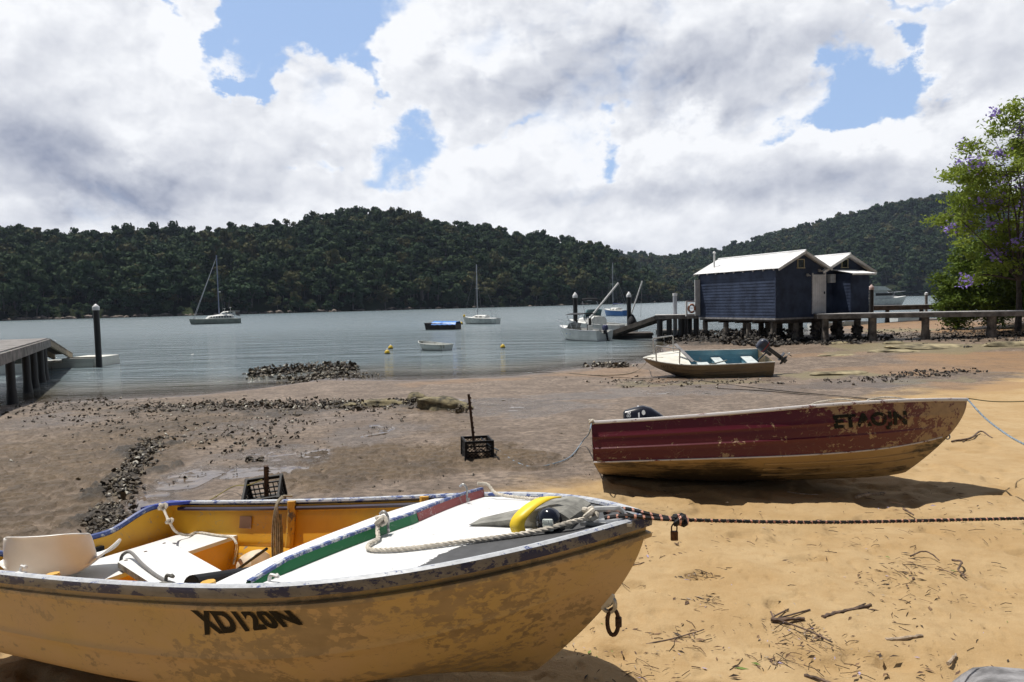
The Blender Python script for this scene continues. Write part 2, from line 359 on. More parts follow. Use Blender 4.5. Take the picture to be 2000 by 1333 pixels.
for nm, ar in (('sand', sand), ('orange', orange), ('algae', algae), ('casts', np.clip(casts*.35+cm*.65, 0, 1)), ('wet', wet), ('pool', pool), ('dep', dsh), ('reef', reefc), ('castz', casts*(1-sand))): vattr(me, nm, ar)
gm = bpy.data.materials.new('ground'); gm.use_nodes = True; n = NT(gm.node_tree); b = n.n['Principled BSDF']
P = n.new('ShaderNodeTexCoord').outputs['Object']
A = lambda k: n.new('ShaderNodeAttribute', attribute_name=k).outputs['Fac']
f1 = n.noise(P, 1.3, 7, .6); f2 = n.noise(P, 9, 7, .65); f3 = n.noise(P, 60, 5, .7); f4 = n.noise(P, 240, 3, .6)
mud = n.mix(n.rng(f1, .3, .7), (.135, .094, .064), (.285, .215, .160)); mud = n.mix(n.rng(f2, .40, .60, 0, .8), mud, (.085, .060, .040))
sandc = n.mix(n.rng(f1, .3, .7), (.345, .225, .100), (.41, .290, .150)); sandc = n.mix(n.rng(f2, .45, .75, 0, .5), sandc, (.29, .180, .075))
sandc = n.mix(n.rng(f3, .62, .74, 0, .45), sandc, (.60, .50, .36)); sandc = n.mix(n.rng(f4, .60, .72, 0, .5), sandc, (.16, .10, .05))
c = n.mix(A('sand'), mud, sandc)
c = n.mix(n.m('MULTIPLY', A('orange'), n.rng(f1, .2, .7, .4, 1)), c, (.27, .158, .075))
c = n.mix(n.m('MULTIPLY', A('algae'), n.rng(f2, .3, .6, .4, 1)), c, (.19, .160, .080))
c = n.mix(n.m('MULTIPLY', A('casts'), n.rng(f2, .3, .65, .65, 1)), c, (.052, .034, .017))
c = n.mix(n.m('MULTIPLY', A('castz'), n.rng(f1, .35, .65, .1, .45)), c, (.16, .100, .042))
c = n.mix(A('reef'), c, (.035, .028, .021))
c = n.mix(n.m('MULTIPLY', n.m('SUBTRACT', 1.0, A('sand')), n.rng(f3, .58, .66, 0, .9)), c, (.035, .028, .022))
c = n.mix(n.m('MULTIPLY', n.m('SUBTRACT', 1.0, A('sand')), n.rng(n.noise(P, 44, 3, .6), .70, .74, 0, .8)), c, (.50, .46, .38))
w = n.m('MAXIMUM', A('wet'), n.rng(A('dep'), .6, -.3))
c = n.mix(n.m('MULTIPLY', w, .45), c, (.085, .070, .062))
c = n.mix(n.rng(A('dep'), -.5, -7.0), c, (.055, .055, .040))
n.put(b.inputs['Base Color'], c)
rg = n.m('SUBTRACT', n.m('ADD', .46, n.m('MULTIPLY', f2, .30)), n.m('MULTIPLY', w, .48))
rg = n.m('ADD', rg, n.m('MULTIPLY', A('sand'), .3)); rg = n.m('MINIMUM', rg, 1.0)
rg = n.m('MULTIPLY', rg, n.rng(A('pool'), .3, .8, 1.0, .08)); n.put(b.inputs['Roughness'], n.m('MAXIMUM', rg, .03))
b.inputs['Specular IOR Level'].default_value = .4
bp = n.new('ShaderNodeBump'); n.put(bp.inputs['Strength'], n.m('MULTIPLY', n.rng(A('pool'), .2, .7, 1.0, .02), n.m('SUBTRACT', 1.0, n.m('MULTIPLY', A('sand'), .55)))); bp.inputs['Distance'].default_value = .05
n.put(bp.inputs['Height'], n.m('ADD', n.m('MULTIPLY', f2, .7), n.m('MULTIPLY', f3, .35))); n.put(b.inputs['Normal'], bp.outputs[0])
g_ob = link('tidal_flat', me, gm); tag(g_ob, kind='structure')
# ------------------------------------------------------------------ water
wm = bpy.data.materials.new('river_water'); wm.use_nodes = True; n = NT(wm.node_tree); b = n.n['Principled BSDF']
P = n.new('ShaderNodeTexCoord').outputs['Object']; px_, py_, pz_ = n.sep(P)[:3]
dsx = n.new('ShaderNodeAttribute', attribute_name='dep').outputs['Fac']
Pw = n.v('ADD', P, n.v('SCALE', n.v('SUBTRACT', n.noise(P, .05, 3, .5, col=True), (.5, .5, .5)), 9.0))
h1 = n.noise(n.v('MULTIPLY', Pw, (.55, 1.25, 1)), 1.6, 5, .55); h2 = n.noise(n.v('MULTIPLY', Pw, (.6, 1.5, 1)), 6.5, 4, .6); h3 = n.noise(n.v('MULTIPLY', Pw, (.25, 1.0, 1)), .55, 3, .5)
swell = n.new('ShaderNodeTexWave', wave_type='BANDS', bands_direction='Y', ins={'Vector': n.v('MULTIPLY', Pw, (.18, 1, 1)), 'Scale': .42, 'Distortion': 3.0, 'Detail': 2.0}).outputs['Fac']
hh = n.m('ADD', n.m('ADD', n.m('MULTIPLY', h1, .10), n.m('MULTIPLY', h2, .034)), n.m('MULTIPLY', h3, .42))
hh = n.m('ADD', hh, n.m('MULTIPLY', swell, n.rng(dsx, -16, -1, 0.0, .022)))
patch = n.rng(n.noise(n.v('MULTIPLY', P, (.35, 1, 1)), .06, 3, .5), .35, .65, .75, 1.15)
bp = n.new('ShaderNodeBump'); n.put(bp.inputs['Strength'], n.m('MULTIPLY', patch, n.rng(dsx, 0, -6, .45, 1.5))); bp.inputs['Distance'].default_value = 1.0
n.put(bp.inputs['Height'], hh); n.put(b.inputs['Normal'], bp.outputs[0])
n.put(b.inputs['Base Color'], n.mix(n.rng(dsx, -.2, -9), (.12, .10, .065), (.140, .180, .195)))
n.put(b.inputs['Roughness'], n.rng(dsx, -2, -80, .06, .22)); b.inputs['IOR'].default_value = 1.333; b.inputs['Specular IOR Level'].default_value = .5
tr = n.new('ShaderNodeBsdfTransparent'); mx = n.new('ShaderNodeMixShader')
n.put(mx.inputs[0], n.rng(dsx, -.02, -4.0, .25, 1.0)); n.l.new(tr.outputs[0], mx.inputs[1]); n.l.new(b.outputs[0], mx.inputs[2])
n.l.new(mx.outputs[0], n.n['Material Output'].inputs[0])
wx = np.concatenate([np.linspace(-2600, -120, 20), np.linspace(-100, 100, 240), np.linspace(120, 2600, 20)]); wy = np.concatenate([np.linspace(10, 90, 240), np.linspace(100, 3000, 30)])
WX, WY = np.meshgrid(wx, wy); xx = WX.ravel(); yy = WY.ravel()
me = bpy.data.meshes.new('river'); nr, nc = WX.shape; i0 = (np.arange(nr-1)[:, None]*nc+np.arange(nc-1)[None, :]).ravel()
me.from_pydata(np.stack([xx, yy, xx*0], 1).tolist(), [], np.stack([i0, i0+1, i0+nc+1, i0+nc], 1).tolist()); me.update()
vattr(me, 'dep', np.interp(xx, SHX, SHY)-yy)
w_ob = link('river_water', me, wm); tag(w_ob, kind='structure')
# ------------------------------------------------------------------ hills
SILA = [(-700, 435), (-300, 440), (0, 447), (100, 455), (200, 456), (300, 458), (400, 453), (500, 448), (600, 433), (650, 421), (700, 412), (750, 410), (800, 420), (850, 432), (900, 441), (1000, 456), (1100, 473), (1150, 481), (1200, 494), (1240, 520), (1280, 556), (1316, 590)]
SHA = [(-700, 250), (0, 290), (300, 320), (600, 360), (900, 420), (1150, 480), (1316, 570)]
RGA = [(-700, 430), (0, 470), (600, 540), (900, 600), (1150, 600), (1260, 600), (1316, 600)]
SILB = [(1120, 505), (1200, 500), (1250, 501), (1300, 505), (1340, 501), (1370, 494), (1400, 491), (1450, 479), (1500, 463), (1550, 450), (1600, 438), (1650, 422), (1700, 410), (1750, 399), (1800, 388), (1850, 384), (1900, 383), (2000, 382), (2200, 386), (2500, 400), (2900, 420)]
SHB = [(1120, 760), (1400, 760), (1800, 700), (2200, 640), (2900, 560)]
RGB = [(1120, 1300), (1400, 1150), (1800, 1050), (2200, 980), (2900, 900)]
def lerp(t, u): return float(np.interp(u, [a for a, _ in t], [b for _, b in t]))
hillm = pmat('hill_undergrowth', (.030, .038, .020), 1.0, var=.3, vscale=.05, spec=0)
HILL = []
def hill(name, SIL, SH, RG, u0, u1, treeh):
    us = np.arange(u0, u1+1, 12.0); ts = np.concatenate([[-.04, 0], np.linspace(.02, 1, 26), np.linspace(1.1, 2.0, 6)])
    rows = []
    for u in us:
        Ys, Yr = lerp(SH, u), lerp(RG, u); pr = PY(u, lerp(SIL, u), Yr); zr = max(pr.z-treeh, .5); r = []
        for t in ts:
            Y = Ys+(Yr-Ys)*t; X = pr.x/pr.y*Y
            if t < 0: zz = -1.5
            elif t <= 1:
                zz = zr*(.05+.95*(t*(1.22-.22*t)))*(1 if t > 0 else 0)+(0.3 if t > 0 else -.2)
                zz += zr*.14*(float(fbm(np.array([X*.012]), np.array([Y*.012]), 4, .5, 77)[0])-.5)*math.sin(math.pi*min(t, 1))*2
            else: zz = zr*(1-(t-1)*.75)
            r.append((X, Y, zz))
        rows.append(r)
    mb = MB(); mb.grid(rows, True); o = mb.build(name, hillm, smooth=True, fix=False); tag(o, kind='structure')
    return us, ts, rows
def crownmesh(seed, w, h, kind):
    rr = random.Random(seed); V = []; F = []; MI = []
    def quad(c, s, nrm):
        t = nrm.orthogonal().normalized(); t.rotate(Matrix.Rotation(rr.uniform(0, 6.28), 3, nrm)); bt = nrm.cross(t)
        b0 = len(V); k = rr.uniform(.55, 1)
        for a, q in ((-1, -.6), (.2, -1), (1, .1), (.3, 1), (-.8, .7)): V.append(c+t*(a*s*rr.uniform(.7, 1.2))+bt*(q*s*k))
        F.append(tuple(range(b0, b0+5))); MI.append(0)
    nb = rr.randint(9, 15)
    for i in range(nb):
        a = rr.uniform(0, 6.28); rd = w*.5*math.sqrt(rr.uniform(0, 1))*.72; zz = h*(.62+.30*rr.uniform(-.9, 1)*(1-rd/w)-.25*(rd/w)) if kind == 0 else h*rr.uniform(.35, .85)
        c = Vector((math.cos(a)*rd, math.sin(a)*rd, zz)); r = w*rr.uniform(.13, .24)
        bm = bmesh.new(); bmesh.ops.create_icosphere(bm, subdivisions=1, radius=1.0); b0 = len(V)
        for v in bm.verts: q = v.co*rr.uniform(.75, 1.0); V.append(c+Vector((q.x*r, q.y*r, q.z*r*.58))*.86)
        bm.verts.index_update()
        for f in bm.faces: F.append(tuple(b0+v.index for v in f.verts)); MI.append(0)
        bm.free()
        for k in range(46):
            d = Vector((rr.gauss(0, 1), rr.gauss(0, 1), rr.gauss(0, .9)+.35)).normalized()
            p = c+Vector((d.x*r, d.y*r, d.z*r*.62))*rr.uniform(.7, 1.08); nn = (d+Vector((rr.gauss(0, .45), rr.gauss(0, .45), rr.gauss(0, .45)))).normalized()
            quad(p, w*rr.uniform(.034, .070), nn)
    # trunk and limbs
    mb = MB()
    for i in range(3):
        a = rr.uniform(0, 6.28); mb.tube([(0, 0, -1), (math.cos(a)*w*.05, math.sin(a)*w*.05, h*.4), (math.cos(a)*w*.25, math.sin(a)*w*.25, h*.75)], [.16, .12, .05], 5, False)
    b0 = len(V); V += [Vector(v) for v in mb.V]; F += [tuple(b0+i for i in f) for f in mb.F]; MI += [1]*len(mb.F)
    me = bpy.data.meshes.new('gum_tree'); me.from_pydata(V, [], F); me.update(); me.polygons.foreach_set('material_index', MI); return me
def leafmat(name, c1, c2, c3, trans=.25, rand=True):
    m_ = bpy.data.materials.new(name); m_.use_nodes = True; n = NT(m_.node_tree); b = n.n['Principled BSDF']
    oi = n.new('ShaderNodeObjectInfo').outputs['Random']; P = n.new('ShaderNodeTexCoord').outputs['Object']
    c = n.mix(n.rng(oi, 0, 1, smooth=False), c1, c2) if rand else n.mix(n.rng(n.noise(P, 1.2, 3, .6), .35, .65), c1, c2)
    if rand: c = n.mix(n.rng(oi, .80, .86), c, c3)
    c = n.mix(n.rng(n.noise(P, .6 if rand else 9, 3, .6), .35, .65, 0, .5), c, tuple(q*1.5 for q in c1) if rand else c3)
    n.put(b.inputs['Base Color'], c); b.inputs['Roughness'].default_value = .8; b.inputs['Specular IOR Level'].default_value = .06 if rand else .25
    tl = n.new('ShaderNodeBsdfTranslucent'); n.put(tl.inputs[0], c); mx = n.new('ShaderNodeMixShader'); mx.inputs[0].default_value = trans
    n.l.new(b.outputs[0], mx.inputs[1]); n.l.new(tl.outputs[0], mx.inputs[2]); n.l.new(mx.outputs[0], n.n['Material Output'].inputs[0]); return m_
gumleaf = leafmat('gum_foliage', (.028, .052, .028), (.066, .090, .042), (.105, .098, .046), .10)
bark = pmat('pale_bark', (.13, .115, .095), .8, var=.25)
tcol = bpy.data.collections.new('gum_trees')
for i in range(7):
    o = bpy.data.objects.new('gum_tree', crownmesh(i+3, 11.0, 12.0, i % 2)); o.data.materials.append(gumleaf); o.data.materials.append(bark); tcol.objects.link(o)
def forest(name, label, HG, dens, u0, u1, tmax, sc):
    us, ts, rows = HG; R = np.array(rows); pts = []
    rr = np.random.default_rng(5)
    for i in range(len(us)-1):
        if us[i] < u0 or us[i] > u1: continue
        for j in range(1, len(ts)-1):
            if ts[j] > tmax: continue
            a, b2, c, d = R[i, j], R[i+1, j], R[i+1, j+1], R[i, j+1]
            area = abs((b2[0]-a[0])*(d[1]-a[1])); k = rr.poisson(area*dens)
            for _ in range(k):
                s, t = rr.random(), rr.random(); p = a*(1-s)*(1-t)+b2*s*(1-t)+c*s*t+d*(1-s)*t
                if p[2] < .4: continue
                pts.append((p, sc*rr.uniform(.45, 1.45)))
    for i in range(len(us)-1):          # bushes hanging over the waterline
        if us[i] < u0 or us[i] > u1: continue
        a, b2 = R[i, 1], R[i+1, 1]; L_ = abs(b2[0]-a[0])
        for _ in range(int(L_/2.6)+1):
            s = rr.random(); p = a*(1-s)+b2*s; pts.append((np.array([p[0]+rr.normal()*1.5, p[1]+rr.uniform(.5, 9), rr.uniform(-1.5, 1.5)]), sc*rr.uniform(.35, .75)))
    me = bpy.data.meshes.new(name); me.from_pydata([tuple(p) for p, _ in pts], [], []); me.update()
    vattr(me, 'scl', np.array([s for _, s in pts])); vattr(me, 'rz', rr.random(len(pts))*6.28); vattr(me, 'sq', rr.uniform(.65, 1.35, len(pts)))
    a = me.attributes.new('idx', 'INT', 'POINT'); a.data.foreach_set('value', rr.integers(0, 7, len(pts)).astype(np.int32))
    o = bpy.data.objects.new(name, me); COL.objects.link(o); tag(o, label, 'forest', kind='stuff')
    ng = bpy.data.node_groups.new(name, 'GeometryNodeTree'); ng.interface.new_socket('Geometry', in_out='INPUT', socket_type='NodeSocketGeometry'); ng.interface.new_socket('Geometry', in_out='OUTPUT', socket_type='NodeSocketGeometry')
    g = NT(ng); gi = g.new('NodeGroupInput'); go = g.new('NodeGroupOutput')
    ci = g.new('GeometryNodeCollectionInfo'); ci.inputs[0].default_value = tcol; ci.inputs['Separate Children'].default_value = True; ci.inputs['Reset Children'].default_value = True
    ip = g.new('GeometryNodeInstanceOnPoints'); ip.inputs['Pick Instance'].default_value = True
    def at(nm, ty='FLOAT'):
        q = g.new('GeometryNodeInputNamedAttribute', data_type=ty); q.inputs[0].default_value = nm; return [s for s in q.outputs if s.enabled and s.name == 'Attribute'][0]
    g.l.new(gi.outputs[0], ip.inputs['Points']); g.l.new(ci.outputs[0], ip.inputs['Instance']); g.l.new(at('idx', 'INT'), ip.inputs['Instance Index'])
    cr = g.new('ShaderNodeCombineXYZ'); g.l.new(at('rz'), cr.inputs[2])
    e2r = g.new('FunctionNodeEulerToRotation'); g.l.new(cr.outputs[0], e2r.inputs[0]); g.l.new(e2r.outputs[0], ip.inputs['Rotation'])
    cs = g.new('ShaderNodeCombineXYZ'); s_ = at('scl'); g.l.new(s_, cs.inputs[0]); g.l.new(s_, cs.inputs[1]); g.l.new(g.m('MULTIPLY', s_, at('sq')), cs.inputs[2]); g.l.new(cs.outputs[0], ip.inputs['Scale'])
    g.l.new(ip.outputs[0], go.inputs[0])
    md = o.modifiers.new('trees', 'NODES'); md.node_group = ng
    print(name, len(pts), 'trees')
HA = hill('hill_terrain', SILA, SHA, RGA, -700, 1316, 13); HB = hill('far_hill_terrain', SILB, SHB, RGB, 1120, 2900, 13)
forest('forest', 'dense dark gum forest covering the long hill across the river', HA, 1/26, -260, 1316, 1.06, 1.0)
forest('far_forest', 'dense dark forest on the higher hill behind the blue sheds', HB, 1/44, 1120, 2250, 1.06, 1.15)
# rocky strip along the waterline
rk = pmat('shore_rock', (.20, .16, .13), .9, var=.35, vscale=.4)
mb = MB(); rr = random.Random(3)
for HG, n_ in ((HA, 420), (HB, 160)):
    us, ts, rows = HG
    for i in range(n_):
        k = rr.randrange(len(us)); x0, y0, _ = rows[k][1]; s = rr.uniform(.5, 1.5); mb.blob((x0+rr.uniform(-5, 5), y0+rr.uniform(-1, 2), rr.uniform(0, .8)), (s*1.5, s, s*.7), 1, .3, 1.2, i)
tag(mb.build('shore_rocks', rk, fix=False), 'pale broken rocks at the foot of the wooded hills', 'rocks', kind='stuff')
# ================================================================== beached dinghies
class Tinny:
    def __init__(s, q, pose, cb=.84, vc=.42, zcf=.13, rnd=0, strakes=(), th=.012, rocker=0.0):
        s.rocker = rocker
        s.q = q; s.L = q[0]; s.cb, s.vc, s.zcf, s.rnd, s.strakes, s.th = cb, vc, zcf, rnd, strakes, th
        x, y, z, yaw, pit, rol = pose
        s.R = Matrix.Rotation(yaw, 3, 'Z') @ Matrix.Rotation(-pit, 3, 'Y') @ Matrix.Rotation(rol, 3, 'X')
        s.o = Vector((x, y, z)); s.NV = 49
        s.vv = np.linspace(0, 1, s.NV); s.cache = {}
    def world(s, p): return s.R @ Vector(p)+s.o
    def local(s, p): return s.R.transposed() @ (Vector(p)-s.o)
    def bl(s, u, v, z):                     # local point under pixel on local height z
        d = s.R.transposed() @ ray(u, v); c = s.local((0, 0, CZ)); return c+d*((z-c.z)/d.z)
    def bx(s, u, v, x):
        d = s.R.transposed() @ ray(u, v); c = s.local((0, 0, CZ)); return c+d*((x-c.x)/d.x)
    def by(s, u, v, y):
        d = s.R.transposed() @ ray(u, v); c = s.local((0, 0, CZ)); return c+d*((y-c.y)/d.y)
    def bz(s, st):
        L, B, s0, pw, tb, g0, g1, rk = s.q
        a = min(max((st-s0)/(1-s0), 0), 1); b = B*(1-a**pw); t = min(max(1-st/s0, 0), 1); b *= 1-(1-tb)*t**1.5
        return b, g0+g1*st**2.2
    def sec(s, st):
        key = round(st, 6)
        if key in s.cache: return s.cache[key]
        L, B, s0, pw, tb, g0, g1, rk = s.q
        b, zs = s.bz(st); zk = .06*st**6+s.rocker*max(0, 1-st/.35)**1.6; a = min(max((st-.35)/.65, 0), 1)
        c = b*(s.cb-.34*a**1.6); zc = zk+s.zcf-s.rocker*max(0, 1-st/.35)**1.6+.20*a**2.2
        v = s.vv; t1 = np.clip(v/s.vc, 0, 1); t2 = np.clip((v-s.vc)/(1-s.vc), 0, 1)
        y = np.where(v < s.vc, c*t1, c+(b-c)*t2**.9+.015*np.sin(np.pi*t2)*(b/B)); z = np.where(v < s.vc, zk+(zc-zk)*t1**1.25, zc+(zs-zc)*t2)
        for _ in range(s.rnd):
            y2, z2 = y.copy(), z.copy(); y2[1:-1] = (y[:-2]+2*y[1:-1]+y[2:])/4; z2[1:-1] = (z[:-2]+2*z[1:-1]+z[2:])/4; y, z = y2, z2
        for (v0, am, w) in s.strakes: y = y+am*np.exp(-((v-v0)/w)**2)*min(1, b/(B*.4))
        y[0] = 0
        if b < 1e-4: y = y*0
        h = np.clip((z-zk)/(zs-zk), 0, 1); x = L*st-rk*(1-h)**1.6*st**4
        s.cache[key] = (x, y, z); return s.cache[key]
    def skin(s, mats, part_mat=None, parent=None, name='hull', inner=True, NS=90):
        ss = 1-(1-np.linspace(0, 1, NS))**1.6; mb = MB()
        kc = int(round(s.vc*(s.NV-1)))
        for side in (1, -1):
            G_ = []
            for st in ss:
                x, y, z = s.sec(float(st)); G_.append([(x[k], side*y[k], z[k]) for k in range(s.NV)])
            if part_mat == 'chine':
                mb.mi = 1; mb.grid([r[:kc+1] for r in G_], side < 0); mb.mi = 0; mb.grid([r[kc:] for r in G_], side < 0)
            else: mb.mi = 0; mb.grid(G_, side < 0)
        me = mb.mesh(); o = link(name, me, mats, parent, True)
        bm = bmesh.new(); bm.from_mesh(me); bmesh.ops.remove_doubles(bm, verts=bm.verts, dist=1e-4); bm.to_mesh(me); bm.free(); me.update()
        me.polygons.foreach_set('use_smooth', [True]*len(me.polygons))
        try: me.set_sharp_from_angle(angle=rad(24))
        except Exception: pass
        return o
    def lining(s, mat, parent, name='interior', s1=.98):
        mb = MB(); ss = np.linspace(0, s1, 60)
        for side in (1, -1):
            G_ = []
            for st in ss:
                x, y, z = s.sec(float(st)); G_.append([(x[k]+.001, side*max(y[k]-s.th, 0), min(z[k]+s.th, z[-1])) for k in range(s.NV)])
            mb.grid(G_, side > 0)
        o = link(name, mb.mesh(), mat, parent, True)
        try: o.data.set_sharp_from_angle(angle=rad(24))
        except Exception: pass
        return o
    def transom(s, mat, parent, cut=.0, cw=.25, th=.035):
        x, y, z = s.sec(0.0); b = y[-1]; mb = MB(); ys_ = np.linspace(-b, b, 41); zt = z[-1]
        def top(q): return zt-cut*float(sstep(min(cw+.35, b), cw, abs(q)))
        def bot(q): return float(np.interp(abs(q), y, z)) if np.all(np.diff(y) >= -1e-6) else float(np.interp(abs(q), np.maximum.accumulate(y)+np.arange(len(y))*1e-7, z))
        for xx in (-.004, th):
            mb.grid([[(xx, q, min(bot(q), top(q)-.01)+(top(q)-min(bot(q), top(q)-.01))*k/6) for k in range(7)] for q in ys_], xx > 0)
        mb.grid([[(xx, q, top(q)) for xx in (-.004, th)] for q in ys_])
        return mb.build('transom', mat, parent)
    def gun(s, mat, parent, w=.034, h=.034, off=0.0, s0=0.0, name='gunwale', dz=0.0):
        ss = s0+(1-s0)*(1-(1-np.linspace(0, 1, 80))**1.5); pts = []
        for st in ss:
            x, y, z = s.sec(float(st)); pts.append(Vector((x[-1]+off*0, y[-1], z[-1]+dz)))
        full = pts+[Vector((p.x, -p.y, p.z)) for p in reversed(pts[:-1])]
        m = len(full); rows = []
        for i, p in enumerate(full):
            t = (full[min(i+1, m-1)]-full[max(i-1, 0)]).normalized(); n_ = Vector((t.y, -t.x, 0)).normalized()
            if i < m//2: n_ = n_
            out = n_ if n_.dot(Vector((p.x-s.L*.45, p.y, 0))) > 0 else -n_
            prof = [(-w*.45, h*.15), (-w*.38, h*.42), (w*.25, h*.5), (w*.52, h*.32), (w*.58, -h*.1), (w*.5, -h*.5), (w*.1, -h*.62), (w*.02, -h*.3)]
            rows.append([p+out*a+Vector((0, 0, c)) for a, c in prof+[prof[0]]])
        mb = MB()
        if len(mat) > 1: mb.mi = 0; mb.grid([r[:4] for r in rows]); mb.mi = 1; mb.grid([r[3:] for r in rows])
        else: mb.grid(rows)
        return mb.build(name, mat, parent, smooth=True)
    def deck(s, mats, parent, x0, camber, name='foredeck', mfun=None, x0y=lambda q: 0.0, attr=None, dz=.006):
        rows = []; A_ = []
        for i in range(46):
            f = i/45.0; f = 1-(1-f)**1.3; row = []
            for j in range(33):
                e = -1+2*j/32.0; xs = x0+x0y(e); st0 = xs/s.L; st = st0+(1-st0)*f; b, zs = s.bz(st); yy = e*(b-.004)
                row.append((s.L*st, yy, zs+dz+camber*(1-e*e)*min(1, b/s.q[1]*1.3)))
            rows.append(row)
        mb = MB(); mb.grid(rows, True)
        under = [[(p[0], p[1], p[2]-.012) for p in rows[0]], [p for p in rows[0]]]; mb.grid(under, True)
        o = mb.build(name, mats, parent, smooth=True, fix=False)
        if attr: vattr(o.data, 'amt', np.array([attr(*v) for v in mb.V]))
        return o
    def ysurf(s, x, z):
        st = min(max(x/s.L, 0.0), .9995)
        for _ in range(14):
            X, Y, Z = s.sec(round(st, 4)); v = float(np.interp(z, Z, np.arange(s.NV))); k = int(v); f = v-k; k2 = min(k+1, s.NV-1)
            xx = X[k]*(1-f)+X[k2]*f; st = min(max(st+(x-xx)/s.L, 0), .9995)
        return Y[k]*(1-f)+Y[k2]*f
    def hit(s, u, v, side):                # where the line of sight meets the hull side
        d = s.R.transposed() @ ray(u, v); c = s.local((0, 0, CZ)); lo, hi = None, None; pv = None
        for i in range(400):
            t = (abs(c.y)-.95+i*.004)/abs(d.y); p = c+d*t
            if p.z < -.1: continue
            f = abs(p.y)-s.ysurf(p.x, p.z)
            if f <= 0 and 0 < p.x < s.L: return p
        return s.by(u, v, side*.65)
    def letters(s, body, corners, mat, parent, side, bold=.03, name='registration_number', off=.005, sub=2):
        """corners: pixels tl, tr, bl, br measured in the photograph -> positions on the hull side"""
        c = [s.hit(u, v, side) for u, v in corners]; me = textmesh(body, bold)
        xs_ = [v.co.x for v in me.vertices]; ys_ = [v.co.y for v in me.vertices]; x0, x1, y0, y1 = min(xs_), max(xs_), min(ys_), max(ys_)
        for v in me.vertices:
            a = (v.co.x-x0)/(x1-x0); b_ = (v.co.y-y0)/(y1-y0); p = (c[0]*(1-a)+c[1]*a)*b_+(c[2]*(1-a)+c[3]*a)*(1-b_)
            v.co = (p.x, side*(s.ysurf(p.x, p.z)+off), p.z)
        me.update(); return link(name, me, mat, parent)
def textmesh(body, bold=.02, cut=True):
    cu = bpy.data.curves.new('lettering', 'FONT'); cu.body = body; cu.offset = bold; cu.resolution_u = 6; cu.space_character = 1.06
    t = bpy.data.objects.new('lettering', cu); COL.objects.link(t); dg = bpy.context.evaluated_depsgraph_get(); dg.update()
    me = bpy.data.meshes.new_from_object(t.evaluated_get(dg)); bpy.data.objects.remove(t); bpy.data.curves.remove(cu)
    bm = bmesh.new(); bm.from_mesh(me); bmesh.ops.triangulate(bm, faces=bm.faces)
    bmesh.ops.subdivide_edges(bm, edges=[e for e in bm.edges if e.calc_length() > .12], cuts=3, use_grid_fill=False); bmesh.ops.triangulate(bm, faces=bm.faces); bm.to_mesh(me); bm.free(); return me
def chipped(name, col, th, scale=40, rough=.6):
    m_ = bpy.data.materials.new(name); m_.use_nodes = True; n = NT(m_.node_tree); b = n.n['Principled BSDF']
    n.put(b.inputs['Base Color'], (*col, 1)); b.inputs['Roughness'].default_value = rough; b.inputs['Specular IOR Level'].default_value = .15
    P = n.new('ShaderNodeTexCoord').outputs['Object']; n.put(b.inputs['Alpha'], n.rng(n.noise(P, scale, 6, .7), th+.01, th-.01)); return m_
def rope(name, pts, r, mat, parent=None, strands=3, label=None, cat='rope', n=10, group=None, sm=True):
    P = spline(pts, n) if sm else [Vector(p) for p in pts]
    # resample
    L = sum((P[i+1]-P[i]).length for i in range(len(P)-1)); step = max(r*1.1, L/700); Q = [P[0]]; acc = 0
    for i in range(len(P)-1):
        a, b = P[i], P[i+1]; d = (b-a).length
        while acc+d >= step and d > 0:
            a = a+(b-a)*((step-acc)/d); Q.append(a.copy()); d = (b-a).length; acc = 0
        acc += d
    mb = MB()
    if strands == 1 or len(Q) < 4: mb.tube(Q if len(Q) > 2 else P, r, 6)
    else:
        nrm = (Q[1]-Q[0]).normalized().orthogonal().normalized(); fr = []
        for i, p in enumerate(Q):
            t = (Q[min(i+1, len(Q)-1)]-Q[max(i-1, 0)]).normalized(); nrm = (nrm-t*nrm.dot(t)).normalized(); fr.append((nrm.copy(), t.cross(nrm)))
        for k in range(strands):
            ph = 2*math.pi*k/strands
            mb.tube([p+(fr[i][0]*math.cos(ph+i*step/(r*1.15))+fr[i][1]*math.sin(ph+i*step/(r*1.15)))*r*.5 for i, p in enumerate(Q)], r*.58, 5)
    o = mb.build(name, mat, parent, smooth=True, fix=False)
    if label: tag(o, label, cat, group)
    return o
def knot(mb, c, r, seed=0, R_=2.2):
    rr = random.Random(seed); c = Vector(c); pts = []
    for i in range(26):
        a = i/26*6.283; pts.append(c+Vector((math.cos(2*a)*(1.6+math.cos(3*a)), math.sin(2*a)*(1.6+math.cos(3*a)), 1.5*math.sin(3*a)))*r*R_*.42)
    mb.tube(pts, r, 6, close=True)
# ---- materials
M_gold = worn('aged_yellow_paint', (.47, .325, .125), (.350, .250, .130), 3.2, .53, .05, .50, .42, stretch=(1, 1, 1.5), top2=(.48, .330, .17), grime=((.10, .08, .035), 4.5, .60, .55), scr=.9, spk=2.4, attr='amt')
M_yel = worn('yellow_paint', (.74, .40, .030), (.30, .27, .24), 5, .68, .015, .45, .5, top2=(.66, .33, .022), grime=((.25, .12, .03), 6, .66, .5))
M_blue = worn('chipped_blue_paint', (.040, .070, .22), (.50, .52, .55), 26, .50, .03, .5, .5, stretch=(.5, 1, 1), attr='amt')
M_blued = worn('chipped_dark_blue_paint', (.016, .022, .075), (.20, .185, .165), 17, .47, .03, .5, .5, stretch=(.4, 1, 1))
M_white = worn('white_paint', (.66, .66, .65), (.42, .38, .33), 6, .72, .02, .5, .7, grime=((.50, .42, .32), 9, .66, .5), bump=.15)
M_deck = worn('scuffed_deck_paint', (.70, .70, .69), (.065, .066, .070), 9, .62, .03, .5, .75, attr='amt', bump=.15, grime=((.45, .43, .40), 11, .64, .5))
